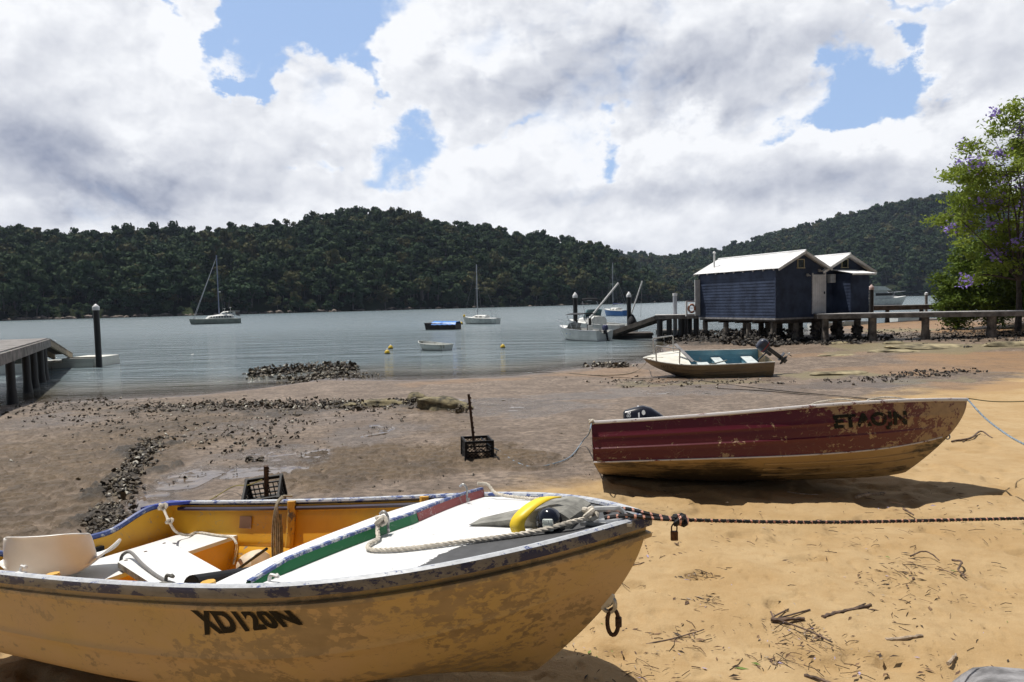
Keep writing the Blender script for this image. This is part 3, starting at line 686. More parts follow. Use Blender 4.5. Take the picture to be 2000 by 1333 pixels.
M_green = worn('green_paint', (.010, .16, .050), (.30, .36, .33), 14, .66, .015, .4, .6, stretch=(.3, 1, 2))
M_redp = worn('faded_red_paint', (.30, .060, .055), (.45, .30, .28), 14, .60, .02, .5, .6)
M_gwood = pmat('weathered_timber', (.22, .215, .19), .85, var=.3, vscale=9, bump=.5, bscale=40, coord='Object')
M_ywood = worn('painted_timber', (.60, .33, .04), (.22, .15, .09), 12, .6, .03)
M_rope = pmat('pale_rope', (.55, .50, .42), .9, var=.15, vscale=40)
M_brope = pmat('grey_brown_rope', (.25, .21, .15), .9, var=.2, vscale=40)
M_black = pmat('black_plastic', (.010, .010, .011), .6, var=.15, spec=.25)
M_rust = pmat('rusty_steel', (.075, .038, .022), .7, metal=.3, var=.3, vscale=40, bump=.4, bscale=120)
M_alu = pmat('dull_aluminium', (.42, .42, .41), .42, metal=.7, var=.15, vscale=20)
M_letter = chipped('black_lettering', (.010, .008, .006), .70, 22)
# ================================================================== yellow dinghy in the foreground
Q1 = (3.442, .794, .566, 2.688, .879, .527, .157, .503); T1 = Tinny(Q1, (-2.608, 3.895, .801, -.415, .08, -.062), cb=.86, vc=.36, zcf=.11, rnd=5, strakes=((.60, .010, .022), (.93, .008, .03)))
d1 = thing('dinghy', 'weathered yellow aluminium dinghy with white foredeck, nearest boat on the sand', 'boat'); d1.matrix_world = Matrix.Translation(T1.o) @ T1.R.to_4x4()
hull1 = T1.skin([M_gold], None, d1)
from mathutils import noise as mn
def wearamt(p):
    a = .16*mn.fractal(Vector((p.x*1.1, p.y*.4, p.z*2.6)), .9, 2.0, 3)-.03
    a += .07*math.exp(-((p.x-2.6)/.5)**2-((p.z-.42)/.12)**2)+.05*math.exp(-((p.z-.20)/.05)**2)-.08*float(sstep(3.0, 3.3, p.x))-.05*math.exp(-((p.x-.9)/.5)**2)
    return a
vattr(hull1.data, 'amt', np.array([wearamt(v.co) for v in hull1.data.vertices]))
T1.lining(M_yel, d1, s1=.9); tro = T1.transom(M_yel, d1, cut=.085, cw=.2)
mb = MB(); b00, z00 = T1.bz(0.0)
mb.tube([(.015, q, z00+.012-.085*float(sstep(.55, .2, abs(q)))) for q in np.linspace(-b00+.02, b00-.02, 60)], .020, 8); o = mb.build('transom_rim', [M_blue], d1, smooth=True); vattr(o.data, 'amt', np.array([-.07]*len(o.data.vertices)))
mb = MB(); mb.tube([Vector((T1.sec(round(st, 4))[0][-1], T1.bz(st)[0]-.030, T1.bz(st)[1]-.020)) for st in np.linspace(.03, .66, 30)], .013, 6); mb.build('side_conduit', pmat('purple_black_tube', (.035, .025, .050), .4, var=.2), d1, smooth=True)
gw = T1.gun([M_blue, M_blued], d1, w=.040, h=.046, dz=.006); vattr(gw.data, 'amt', np.array([.10 if v.co.y < 0.2 else .05 for v in gw.data.vertices]))
# rubbing strake under the gunwale (bluish black paint remains)
T1.gun([M_gold], d1, w=.030, h=.020, dz=-.052, name='rubbing_strip')
def deckpt(u, v):
    z_ = .68
    for _ in range(12):
        p = T1.bl(u, v, z_); b_, zs_ = T1.bz(min(max(p.x/T1.L, 0), 1)); e_ = min(1, abs(p.y)/max(b_, .01)); z_ = zs_+.006+.035*(1-e_*e_)
    return p
gb = sorted([deckpt(*q) for q in ((805, 1113), (850, 1088), (900, 1068), (950, 1053), (1000, 1043), (1060, 1033), (1110, 1024), (1118, 1003), (1128, 977))], key=lambda p: p.y)
def deckamt(x, y, z):
    if y < .5: return .62*float(sstep(-.02, .03, x-float(np.interp(y, [p.y for p in gb], [p.x for p in gb]))))-.12+.10*float(sstep(.12, .02, abs(y+.45)))*float(sstep(2.5, 2.9, x))
    return .62*float(sstep(-.03, .05, x-(3.06-.72*y*y)))-.12+.10*float(sstep(.12, .02, abs(y+.45)))*float(sstep(2.5, 2.9, x))
T1.deck([M_deck], d1, 1.98, .035, x0y=lambda e: .06*(1+e) if e < 0 else .06, attr=deckamt)
# coaming across the foredeck, starboard half green, port half red, top edge blue
def coam(y): 
    e = y/.785; x_ = 2.21+.19*(1+y/.75) if y < 0 else 2.40-.03*(y/.75)
    st = x_/T1.L; b, zs = T1.bz(st); ee = min(1, abs(y)/b); return Vector((x_, y, zs+.006+.035*(1-ee*ee)))
for nm, ya, yb, mt in (('starboard_coaming', -.765, .035, M_green), ('port_coaming', .04, .765, M_redp)):
    rows = []; rt = []
    for k in range(17):
        y_ = ya+(yb-ya)*k/16; p = coam(y_); hgt = .042*(min(1, (0.80-abs(y_))/.25+.25) if y_ < 0 else 1)
        rows.append([p+Vector((0, 0, -.01)), p+Vector((-.012, 0, hgt)), p+Vector((-.034, 0, hgt)), p+Vector((-.024, 0, -.01))]); rt.append([p+Vector((-.010, 0, hgt-.003)), p+Vector((-.010, 0, hgt+.008)), p+Vector((-.030, 0, hgt+.008)), p+Vector((-.030, 0, hgt-.003))])
    mb = MB(); mb.grid(rows); o = mb.build(nm, mt, d1)
    mb = MB(); mb.grid(rt); o2 = mb.build('coaming_edge', [M_blue], d1); vattr(o2.data, 'amt', np.array([-.035]*len(o2.data.vertices)))
# thwarts: white tops, yellow boxes
def thwart(x0, x1, zt, name='bench_seat', ya=-2, yb=2):
    mb = MB(); xm = (x0+x1)/2
    def yin(x_, z_): return T1.ysurf(x_, z_)-.016
    rows = []
    for x_ in (x0, x1):
        w = yin(x_, zt); rows.append([(x_, max(-w, ya)+(min(w, yb)-max(-w, ya))*k/20, zt) for k in range(21)])
    mb.grid(rows); mb.grid([[(p[0], p[1], p[2]-.022) for p in r] for r in rows], True)
    for x_ in (x0, x1): mb.grid([[(x_, p[1], zt) for p in rows[0 if x_ == x0 else 1]], [(x_, p[1], zt-.022) for p in rows[0 if x_ == x0 else 1]]])
    o = mb.build(name, M_white, d1)
    mb = MB()
    for x_ in (x0+.02, x1-.02):
        G_ = []
        for k in range(25):
            e = -1+2*k/24; col = []
            for j in range(7):
                z_ = .03+(zt-.022-.03)*j/6; w = yin(x_, z_); col.append((x_, min(max(e*w, ya), yb), z_))
            G_.append(col)
        mb.grid(G_)
    mb.build('seat_box', M_yel, o)
    return o
b_aft = thwart(.13, .60, .345); b_mid = thwart(1.52, 1.86, .34)
mb = MB()
for st in (.30, .575):
    for sd_ in (1, -1):
        pts = []
        for k in range(30, 49): X, Y, Z = T1.sec(st); pts.append(Vector((X[k], sd_*(Y[k]-.035), Z[k]+(.0 if k < 48 else .025))))
        mbx = MB(); mbx.tube(pts, .027, 8); mbx.build('rib', M_ywood, d1, smooth=True)
# builder's plate, quarter knees, dark motor pad
p = T1.hit(445, 1027, 1); mb = MB()
yy_ = T1.ysurf(.84, .43); mb.box((.66, T1.ysurf(.66, .42)-.018, .425), (.10, .004, .075), Matrix.Rotation(-.15, 3, 'X')); mb.build('maker_plate', pmat('brown_plate', (.30, .17, .10), .5), d1)
mb = MB(); b0, z0 = T1.bz(0.0)
for sd_ in (1, -1):
    mb = MB(); mb.prism([(-.005, sd_*b0), (.20, sd_*(b0+.005)), (.05, sd_*(b0-.10)), (-.005, sd_*(b0-.22))], (z0+.012, z0+.030), lambda a, c, e: (a, c, e))
    o = mb.build('quarter_knee', pmat('deep_blue_paint', (.02, .045, .33), .5, var=.25, vscale=12), d1)
mb = MB(); mb.box((.045, 0, z0-.24), (.03, .36, .22), bev=.008); mb.box((-.02, 0, z0-.24), (.03, .36, .22), bev=.008); mb.build('motor_pad', M_black, d1)
# rowlock stubs and cleats on the near gunwale
def on_gun(u, v, side=-1):
    best = None
    for k in range(400):
        st = k/399; X, Y, Z = T1.sec(round(st, 4)); w = T1.world((X[-1], side*Y[-1], Z[-1]+.02)); pu, pv = proj([w[:]]); d_ = (pu[0]-u)**2+(pv[0]-v)**2*.2
        if best is None or d_ < best[0]: best = (d_, Vector((X[-1], side*Y[-1], Z[-1]+.022)))
    return best[1]
for (u, v) in ((37, 1128), (322, 1146), (527, 1138)):
    c = on_gun(u, v); mb = MB(); mb.tube(spline([c+Vector((-.02, .02, 0)), c+Vector((-.015, .02, .022)), c+Vector((.0, .015, .03)), c+Vector((.022, .02, .024)), c+Vector((.026, .01, .034))], 4), .0065, 6)
    mb.box(c+Vector((0, .01, .002)), (.055, .022, .008)); mb.build('cleat', M_gwood if u == 322 else M_white, d1, smooth=True)
# hooks, wooden breakwater, bow handle
def deckz(x_, y_):
    b, zs = T1.bz(x_/T1.L); e = min(1, abs(y_)/max(b, .01)); return zs+.006+.035*(1-e*e)*min(1, b/Q1[1]*1.3)
def D(x_, y_, h=0.0): return Vector((x_, y_, deckz(x_, y_)+h))
mb = MB(); prof = [(2.72, 0), (2.97, .045), (3.0, .070), (3.10, .082), (3.15, .072), (3.185, .05), (3.185, 0)]
zb = deckz(3.0, -.1)-.008
for (ya, yb) in ((-.150, -.02), (-.02, .13)):
    pr2 = [(a+(0 if yb < 0 else .0), zb+c*(1 if yb < 0 else .96)) for a, c in prof]
    mb.prism(pr2, (ya, yb), lambda a, c, e: (a+(.0 if e < 0 else -.03*e), e*(1 if a > 2.95 else .45)-(.03 if a < 2.9 else 0), c))
brk = mb.build('timber_breakwater', M_gwood, d1)
mb = MB(); hl = []
for t in range(15):
    a = t/14; hl.append(D(3.235+.155*a, -.085+.02*a, .0)+Vector((0, 0, .055*min(1, math.sin(math.pi*a)*1.9))))
mb.tube(hl, .013, 8); mb.box(D(3.31, -.07, .004), (.20, .07, .012)); mb.build('bow_handle', M_alu, d1, smooth=True)
# strap over the block
mb = MB(); sp = spline([D(3.00, -.215, .004), D(2.995, -.216, .035), D(3.008, -.202, .066), D(3.035, -.155, .092), D(3.065, -.095, .104), D(3.09, -.045, .100)], 6)
mb.grid([[q+Vector((-.030, 0, 0)), q+Vector((.030, 0, 0))] for q in sp]); o = mb.build('strap', pmat('yellow_webbing', (.80, .56, .02), .45, var=.05), d1, smooth=True)
so = o.modifiers.new('thick', 'SOLIDIFY'); so.thickness = .005
# bow eye
mb = MB(); ec = Vector((3.245, 0, .385))
mb.lathe([(.045, -.012), (.050, 0), (.045, .012)], ec, 16, Matrix.Rotation(math.pi/2, 3, 'X'))
pe = [ec+Vector((.02+.028*math.cos(a), 0, -.03+.032*math.sin(a))) for a in np.linspace(0, 6.28, 16)[:-1]]; mb.tube(pe, .010, 6, close=True)
mb.build('bow_eye', M_alu, d1, smooth=True)
T1.letters('XD120N', [(371, 1189), (566, 1190), (403, 1240), (596, 1219)], M_letter, d1, -1, bold=.045)
# ---- loose things in and on the yellow dinghy
def W1(p): return T1.world(p)
R1 = T1.R
# quick link on the bow eye
mb = MB(); c = W1((3.275, -.0, .33)); lk = [c+Vector((.022*math.cos(a)+.006, .0, -.048-.052*math.sin(a))) for a in np.linspace(0, 6.28, 20)[:-1]]; mb.tube(lk, .0085, 7, close=True)
mb.tube([c+Vector((.028, 0, -.03)), c+Vector((.028, 0, -.066))], .013, 8)
tag(mb.build('quick_link', M_rust, None, smooth=True), 'rusty oval chain link hanging from the bow eye of the yellow dinghy', 'shackle')
# plastic chair shell
def chair():
    A0 = W1((.585, -.255, .350)); A1 = W1((.585, -.255, .350))+Vector((-.48, -.05, .0))
    ex = (A1-A0); wd = ex.length; ex.normalize(); ez = Vector((0, 0, 1)); ey = ez.cross(ex)*-1; ey = Vector((-ex.y, ex.x, 0)); ey = ey if ey.y > 0 else -ey
    rows = []; prof = [(-.050, .262), (-.058, .275), (-.045, .280), (-.03, .25), (-.015, .19), (-.003, .13), (.01, .07), (.04, .025), (.10, .015), (.20, .018), (.30, .022), (.37, .03), (.40, .02), (.405, .0)]
    n_ = len(prof)
    for i, (a, h) in enumerate(prof):
        row = []
        for j in range(23):
            e = -1+2*j/22; k = abs(e)**5
            wing = .085*abs(e)**3.0
            bk = i < 7
            xw = wd/2*(1.0 if not bk else (.80+.20*(i/7)**1.2))*e-(0 if not bk else .02*(1-i/7))
            yy2 = a+(wing*1.1 if bk else 0)-(.05*abs(e)**6 if i > 10 else 0); zz = h+(0 if bk else wing*1.15)-(.035*k if i < 3 else 0)
            row.append(A0+ex*(wd/2)+ex*xw+ey*(yy2-.02)+ez*zz)
        rows.append(row)
    mb = MB(); mb.grid(rows); o = mb.build('plastic_chair', pmat('white_plastic', (.76, .74, .70), .4, var=.05, vscale=4), None, smooth=True)
    m2 = o.modifiers.new('thick', 'SOLIDIFY'); m2.thickness = .009; m3 = o.modifiers.new('sub', 'SUBSURF'); m3.levels = 1; m3.render_levels = 1
    return tag(o, 'white moulded plastic chair shell on the aft bench of the yellow dinghy', 'chair')
chair()
# white hatch board on the bench
c4 = [T1.bl(230, 1098, .392), T1.bl(325, 1055, .392), T1.bl(442, 1120, .40), T1.bl(322, 1157, .40)]
mb = MB(); vs = [c+Vector((0, 0, dz)) for dz in (0, -.032) for c in c4]; mb.add(vs, [(0, 1, 2, 3)]); mb.mi = 1; mb.add(vs, [(7, 6, 5, 4), (0, 4, 5, 1), (1, 5, 6, 2), (2, 6, 7, 3), (3, 7, 4, 0)])
o = mb.build('hatch_board', [M_white, M_gwood], fix=False); o.matrix_world = d1.matrix_world.copy(); tag(o, 'white board with rust spots lying across the aft bench of the yellow dinghy', 'board')
mb = MB(); nm_ = (c4[1]-c4[0]).cross(c4[3]-c4[0]).normalized(); nm_ = nm_ if nm_.z > 0 else -nm_
for a, b_ in ((.12, .05), (.50, .05), (.90, .05)):
    p = c4[0]*(1-a)*(1-b_)+c4[1]*a*(1-b_)+c4[2]*a*b_+c4[3]*(1-a)*b_; mb = MB(); mb.lathe([(.011, .0005), (.010, .0015), (.004, .004)], p, 10); mb.build('screw', M_rust, o)
def tube_thing(name, pts, r, mat, label, cat, n=8, sp_=True):
    mb = MB(); mb.tube([W1(q) for q in (spline(pts, 8) if sp_ else pts)], r, n); o = mb.build(name, mat, None, smooth=True); return tag(o, label, cat)
tube_thing('hose', [T1.bl(236, 1096, .36), T1.bl(240, 1084, .41), T1.bl(255, 1079, .43), T1.bl(280, 1104, .41), T1.bl(315, 1130, .405), T1.bl(362, 1149, .41), T1.bl(400, 1165, .40)], .009, pmat('grey_rubber', (.17, .165, .16), .6, var=.1), 'grey rubber hose curling over the white board in the dinghy', 'hose')
ra, rb_ = T1.bl(374, 1141, .50), T1.bl(520, 1117, .36); mb = MB(); mb.tube([W1(ra), W1(rb_)], .036, 16); mb.tube([W1(ra+(ra-rb_).normalized()*.002), W1(ra-(ra-rb_).normalized()*.02)], .029, 12)
tag(mb.build('black_roll', M_black, None, smooth=False), 'short black cylinder lying beside the foredeck edge in the dinghy', 'tube')
tube_thing('stick', [T1.bl(465, 1112, .25), T1.bl(521, 1072, .42)], .008, M_black, 'thin dark stick standing against the cream float in the dinghy', 'stick', sp_=False)
# cream float
fc = T1.bl(497, 1106, .17); mb = MB(); mb.lathe([(.02, -.115), (.07, -.105), (.092, -.06), (.095, 0), (.092, .06), (.07, .105), (.02, .115)], W1(fc), 18, R1 @ Matrix.Rotation(1.25, 3, 'Y') @ Matrix.Rotation(.3, 3, 'X'))
tag(mb.build('float', pmat('cream_foam', (.62, .54, .42), .7, var=.12, vscale=12), None, smooth=True), 'cream barrel-shaped float lying in the bilge of the yellow dinghy', 'float')
# ropes on the yellow dinghy
gk = T1.bl(318, 993, z0+.04)
rope('stern_rope', [W1(q) for q in (gk, T1.bl(322, 1000, .55), T1.bl(332, 1022, .50), T1.bl(345, 1040, .40), T1.bl(368, 1046, .36), T1.bl(385, 1040, .355), T1.bl(420, 1045, .355), T1.bl(452, 1050, .353), T1.bl(462, 1064, .33), T1.bx(460, 1085, .62), T1.bx(456, 1103, .64))], .008, M_rope, None, 3, 'pale rope running from the far stern corner across the aft bench')
mb = MB(); knot(mb, W1(T1.bl(331, 1018, .51)), .008, 1); mb.build('knot', M_rope, bpy.data.objects['stern_rope'], smooth=True, fix=False); mb = MB(); knot(mb, W1(gk+Vector((0, 0, .01))), .010, 2)
mb.build('knot', M_rope, bpy.data.objects['stern_rope'], smooth=True, fix=False)
yb_ = .625
hang = []
for k in range(5):
    dx_ = (k-2)*.007; hang.append([(1.0+dx_, .70, .60), (1.0+dx_, yb_+.02-.004*k, .56), (.985+dx_*2, yb_+.01, .42), (.99+dx_*2, yb_-.01, .24+.02*(k % 2)), (1.0+dx_, yb_, .20), (1.012+dx_, yb_+.01, .30), (1.005+dx_, yb_+.02, .5)])
for k, h in enumerate(hang):
    mb = MB() if k == 0 else mb; mb.tube([W1(q) for q in spline(h, 5)], .0055, 5)
mb.tube([W1(q) for q in spline([(1.0, .70, .60), (1.03, .68, .605), (1.07, .70, .60)], 4)], .007, 6)
tag(mb.build('rope_coil', M_brope, None, smooth=True, fix=False), 'hank of thin rope hung on the wooden rib of the far side', 'rope')
# mooring lines lying on the deck
k1 = D(2.24, -.40, .03); 
rope('deck_rope', [W1(q) for q in (D(3.26, -.10, .03), D(3.19, -.17, .03), D(3.06, -.235, .012), D(2.93, -.30, .011), D(2.80, -.355, .011), D(2.67, -.40, .011), D(2.56, -.425, .011), D(2.46, -.415, .011), D(2.41, -.36, .011), D(2.405, -.29, .014), D(2.37, -.24, .03), D(2.345, -.20, .07))], .0095, M_rope, None, 3, 'thick pale rope curving over the white foredeck to a coaming hook')
mb = MB(); knot(mb, W1(D(2.36, -.20, .065)), .0095, 3); mb.build('knot', M_rope, bpy.data.objects['deck_rope'], smooth=True, fix=False); mb = MB(); knot(mb, W1(D(3.25, -.10, .045)), .010, 4, 2.6); mb.build('knot', M_rope, bpy.data.objects['deck_rope'], smooth=True, fix=False)
rope('far_deck_rope', [W1(q) for q in (D(2.40, .62, .085), D(2.45, .64, .075), D(2.52, .60, .03), D(2.70, .52, .012), D(2.95, .40, .012), D(3.08, .28, .012), D(3.20, .08, .012), D(3.27, -.06, .04))], .0085, M_rope, None, 3, 'thin pale rope along the far edge of the foredeck behind the lamp')
for (x_, y_, nm) in ((2.40, .50, 1), (2.38, -.17, 2)):
    mb = MB(); c = coam(y_)+Vector((0, 0, .085)); mb.tube(spline([c+Vector((-.02, .0, -.0)), c+Vector((.0, 0, .012)), c+Vector((.02, 0, -.01)), c+Vector((.02, -.004, -.05)), c+Vector((.03, -.02, -.07)), c+Vector((.045, -.035, -.055))], 4), .006, 6); mb.build('hook', M_alu, d1, smooth=True)
# solar lamp on the breakwater
lampc = Vector((3.105, -.150, zb+.042)); mb = MB(); Rl = Matrix.Rotation(math.pi/2, 3, 'X')
lm = thing('lamp', 'small round black deck lamp with a ribbed clear lens on the grey timber block', 'lamp'); lm.matrix_world = d1.matrix_world.copy()
mb.lathe([(.050, -.005), (.052, .010), (.048, .028), (.038, .040), (.020, .047), (.004, .049)], lampc, 24, Rl); mb.build('housing', pmat('black_gloss', (.012, .014, .022), .15, var=0), lm, smooth=True)
mb = MB(); mb.box(lampc+Vector((.010, -.046, -.006)), (.042, .016, .046), bev=.007)
for k in range(4): mb.box(lampc+Vector((-.004+k*.0095, -.0545, -.006)), (.002, .004, .042))
for k in range(3): mb.box(lampc+Vector((.010, -.0545, -.018+k*.012)), (.038, .004, .002))
mb.build('lens', pmat('lamp_lens', (.62, .66, .62), .15, var=.1, vscale=60), lm)
# black shore line with padlock
c0 = W1(D(3.36, -.07, .035)); kn = PY(1328, 1016, (c0.y)*.997-.01); far_ = PY(2000, 1013, 2.95); far2 = PY(2300, 1010, 3.05)
M_line = bpy.data.materials.new('flecked_black_rope'); M_line.use_nodes = True; n = NT(M_line.node_tree); b = n.n['Principled BSDF']; P = n.new('ShaderNodeTexCoord').outputs['Object']
wv_ = n.new('ShaderNodeTexWave', wave_type='BANDS', bands_direction='X', ins={'Vector': P, 'Scale': 9.5, 'Distortion': .6}).outputs['Fac']; pz3 = n.sep(n.new('ShaderNodeNewGeometry').outputs['Normal'])[2]
n.put(b.inputs['Base Color'], n.mix(n.m('MULTIPLY', n.rng(wv_, .80, .86), n.rng(n.noise(P, 120, 2, .5), .42, .5)), (.010, .009, .010), (.60, .30, .22))); b.inputs['Roughness'].default_value = .8
ml = rope('mooring_line', [kn, kn*.6+far_*.4+Vector((0, 0, -.012)), far_, far2], .0072, M_line, None, 3, 'taut black flecked rope running from the bow handle across the sand', 'rope')
mb = MB()
for dy, dz in ((-.02, 0), (.03, .012)): mb.tube(spline([c0+Vector((-.06, dy*.4, dz-.01)), c0+Vector((.02, dy, dz)), c0*.45+kn*.55+Vector((0, dy*.5, dz*.5)), kn], 6), .0085, 6)
knot(mb, kn, .011, 5, 2.0); mb.build('bridle', M_line, ml, smooth=True, fix=False)
pk = thing('padlock', 'small rusty brass padlock hanging below the knot of the black rope', 'padlock', kn+Vector((-.022, 0, -.018))); pk.scale = (.8, .8, .8)
mb = MB(); mb.tube(spline([(-.012, 0, -.03), (-.012, 0, -.008), (0, 0, .004), (.012, 0, -.008), (.012, 0, -.03)], 4), .0035, 6); mb.build('shackle', M_rust, pk, smooth=True)
mb = MB(); mb.box((0, 0, -.052), (.034, .016, .046), bev=.004); mb.build('lock_body', pmat('tarnished_brass', (.10, .045, .022), .5, metal=.6, var=.3, vscale=60), pk)
# ================================================================== red dinghy
def outboard(parent, base, tilt, mats, yaw=0, name='outboard_motor', band=None):
    Rm = Matrix.Rotation(yaw, 4, 'Z') @ Matrix.Rotation(tilt, 4, 'Y'); M_ = Matrix.Translation(base) @ Rm
    mb = MB(); mb.box((-.06, 0, -.20), (.13, .085, .62), bev=.02); mb.box((-.10, 0, -.46), (.30, .16, .016), bev=.004); mb.box((-.05, 0, -.58), (.14, .028, .26), bev=.008)
    mb.lathe([(.012, -.20), (.034, -.16), (.045, -.05), (.042, .08), (.014, .16)], (-.07, 0, -.60), 12, Matrix.Rotation(-math.pi/2, 3, 'Y'))
    mb.box((.06, 0, -.02), (.10, .20, .20), bev=.01); mb.beam((.06, .05, .04), (.42, .10, .12), .035, .035)
    o = mb.build(name, mats[1], parent, smooth=True); o.matrix_local = M_
    mb = MB(); rows = []
    for i, (z_, sx, sy, ox) in enumerate(((.10, .15, .105, 0), (.13, .185, .125, 0), (.20, .20, .135, -.005), (.30, .205, .135, -.01), (.37, .19, .125, -.01), (.42, .15, .10, 0), (.445, .08, .055, 0), (.45, .0, .0, 0))):
        rows.append([(ox-.03+sx*math.copysign(abs(math.cos(a))**.6, math.cos(a)), sy*math.copysign(abs(math.sin(a))**.6, math.sin(a)), z_) for a in np.linspace(0, 2*math.pi, 29)])
    mb.grid(rows); c = mb.build('cowling', mats[0], o, smooth=True)
    if band:
        mb = MB(); mb.grid([[(ox-.03+(sx+.002)*math.copysign(abs(math.cos(a))**.6, math.cos(a)), (sy+.003)*math.copysign(abs(math.sin(a))**.6, math.sin(a)), z_) for a in np.linspace(0, 2*math.pi, 29)] for (z_, sx, sy, ox) in ((.19, .199, .134, -.005), (.215, .201, .135, -.006))])
        mb.build('stripe', band, o, smooth=True)
    mb = MB()
    for k in range(3):
        a = k*2.094; R_ = Matrix.Rotation(a, 3, 'X'); mb.add([R_ @ Vector(q)+Vector((-.29, 0, -.60)) for q in ((0, -.015, .02), (.02, .05, .06), (.01, .055, .11), (-.02, 0, .125), (-.02, -.04, .08))], [(0, 1, 2, 3, 4)])
    mb.lathe([(.02, 0), (.02, .06), (.008, .08)], (-.27, 0, -.60), 8, Matrix.Rotation(-math.pi/2, 3, 'Y'))
    mb.build('propeller', mats[2], o); return o
M_red = worn('peeling_red_paint', (.085, .003, .012), (.36, .25, .145), 8, .60, .012, .38, .6, stretch=(.7, 1, 1), attr='amt', grime=((.05, .02, .02), 3, .62, .35), bump=.5)
M_bot = worn('bare_alloy_bottom', (.44, .30, .14), (.07, .052, .030), 2.2, .60, .10, .5, .7, stretch=(.5, 1, 3), top2=(.36, .25, .12), attr='amt')
M_rail = worn('chipped_pale_rail', (.62, .60, .60), (.16, .02, .03), 16, .60, .03, .45, .5, stretch=(.3, 1, 1))
M_in2 = worn('interior_grey', (.45, .42, .36), (.2, .17, .13), 7, .6, .05)
M_mblack = pmat('motor_black', (.014, .015, .024), .22, var=.1); M_mgrey = pmat('motor_leg_grey', (.05, .052, .062), .4, var=.2)
Q2 = (3.657, .769, .46, 2.237, .844, .54, .213, .655); T2 = Tinny(Q2, (.91, 7.235, .643, -.211, .05, -.351), cb=.90, vc=.44, zcf=.15, rocker=.11, strakes=((.62, .010, .015), (.80, .010, .013), (.45, .008, .008)))
d2 = thing('dinghy', 'dark red aluminium dinghy with peeling paint, heeled over on the sand', 'boat'); d2.matrix_world = Matrix.Translation(T2.o) @ T2.R.to_4x4()
o = T2.skin([M_red, M_bot], 'chine', d2)
def ramt(v):
    p = v.co; am = -.062+.035*float(sstep(.7, 1.5, p.x)); am += .10*float(sstep(1.9, 2.4, p.x))*(.8 if p.z > .24 else .2)
    am += .07*math.exp(-((p.x-3.5)/.25)**2)+.05*float(sstep(.50, .60, p.z))*float(sstep(1.2, 2, p.x))
    if p.z < .2: am = .20*float(sstep(.12, .0, p.z))*float(sstep(3.2, 1.0, p.x))-.05+.08*float(sstep(2.2, .6, p.x))
    return am
vattr(o.data, 'amt', np.array([ramt(v) for v in o.data.vertices])); 
T2.lining(M_in2, d2, s1=.95); T2.transom(M_red, d2, cut=.06); vattr(bpy.data.objects[-1].data, 'amt', np.zeros(1)) if False else None
T2.gun([M_rail], d2, w=.036, h=.030, dz=.004); T2.deck([M_in2], d2, 3.05, .02)
# bright chine edge, spray strakes under the bow
mb = MB()
for sd_ in (1, -1):
    pts = []
    for st in np.linspace(.0, .975, 70):
        X, Y, Z = T2.sec(float(round(st, 4))); k = int(round(T2.vc*48)); pts.append(Vector((X[k], sd_*(Y[k]+.006), Z[k]+.002)))
    mbx = MB(); mbx.tube(pts, .0075, 6); mbx.build('chine_rail', M_rail, d2, smooth=True)
    if sd_ < 0:
        for j in (7, 12, 16):
            pts = []
            for st in np.linspace(.45, .93, 30):
                X, Y, Z = T2.sec(float(round(st, 4))); pts.append(Vector((X[j], sd_*(Y[j]+.004), Z[j]-.004)))
            mbx = MB(); mbx.tube(pts, .010, 5); ro = mbx.build('strake', M_bot, d2, smooth=True)
for x_ in (.7, 1.9):
    mb = MB(); w = T2.ysurf(x_, .36)-.02; mb.box((x_, 0, .36), (.26, 2*w, .03), bev=.006); mb.box((x_, 0, .26), (.22, 1.25*w, .18)); mb.build('bench_seat', M_in2, d2)
mb = MB(); e_ = Vector((3.395, 0, .40)); mb.tube([e_+Vector((.03+.022*math.cos(a), 0, .03*math.sin(a))) for a in np.linspace(0, 6.28, 14)[:-1]], .007, 6, close=True); mb.build('bow_eye', M_alu, d2, smooth=True)
tcol_ = [(1626, 812), (1770, 803), (1630, 846), (1772, 838)]
M_let2 = chipped('flaking_black_lettering', (.012, .014, .010), .565, 16)
T2.letters('ETAOJN', tcol_, M_let2, d2, -1, bold=.05, off=.006)
mb_ = thing('outboard_motor', 'black outboard motor lying inside the stern of the red dinghy', 'outboard'); mb_.matrix_world = Matrix.Translation(T2.world((.50, -.36, .60))) @ T2.R.to_4x4() @ Matrix.Rotation(.10, 4, 'Z')
mb = MB(); rows = []
for (x_, sy, sz, oz) in ((-.20, .0, .0, 0), (-.20, .09, .085, 0), (-.185, .115, .105, 0), (-.09, .125, .125, .008), (.0, .13, .14, .012), (.08, .125, .13, .0), (.17, .10, .10, -.03), (.26, .06, .06, -.07), (.33, .03, .03, -.10), (.33, 0, 0, -.10)):
    rows.append([(x_, sy*math.copysign(abs(math.cos(a))**.7, math.cos(a)), oz+sz*math.copysign(abs(math.sin(a))**.7, math.sin(a))) for a in np.linspace(0, 2*math.pi, 25)])
mb.grid(rows); cw_ = mb.build('cowling', M_mblack, mb_, smooth=True)
mb = MB(); mb.grid([[(x_, -s_*math.cos(a), .01+s_*1.1*math.sin(a)) for a in np.linspace(-1.2, 1.57, 10)] for x_, s_ in ((-.055, .131), (-.04, .133))]); mb.build('trim_line', pmat('silver_trim', (.5, .5, .52), .3, var=0), cw_)
mb = MB(); mb.box((.45, 0, -.16), (.5, .09, .09), bev=.02); mb.build('leg', M_mgrey, mb_)
me = textmesh('86', .03)
for v in me.vertices: a, b_ = v.co.x*.065-.04, v.co.y*.065; v.co = (-.13-b_*.9, -.128+.02*abs(a*6), .03+a+.02)
link('cowling_number', me, pmat('white_marking', (.75, .75, .75), .5, var=0), cw_)
mb = MB(); mb.lathe([(.026, 0), (.026, .004)], (0, 0, 0), 16); 
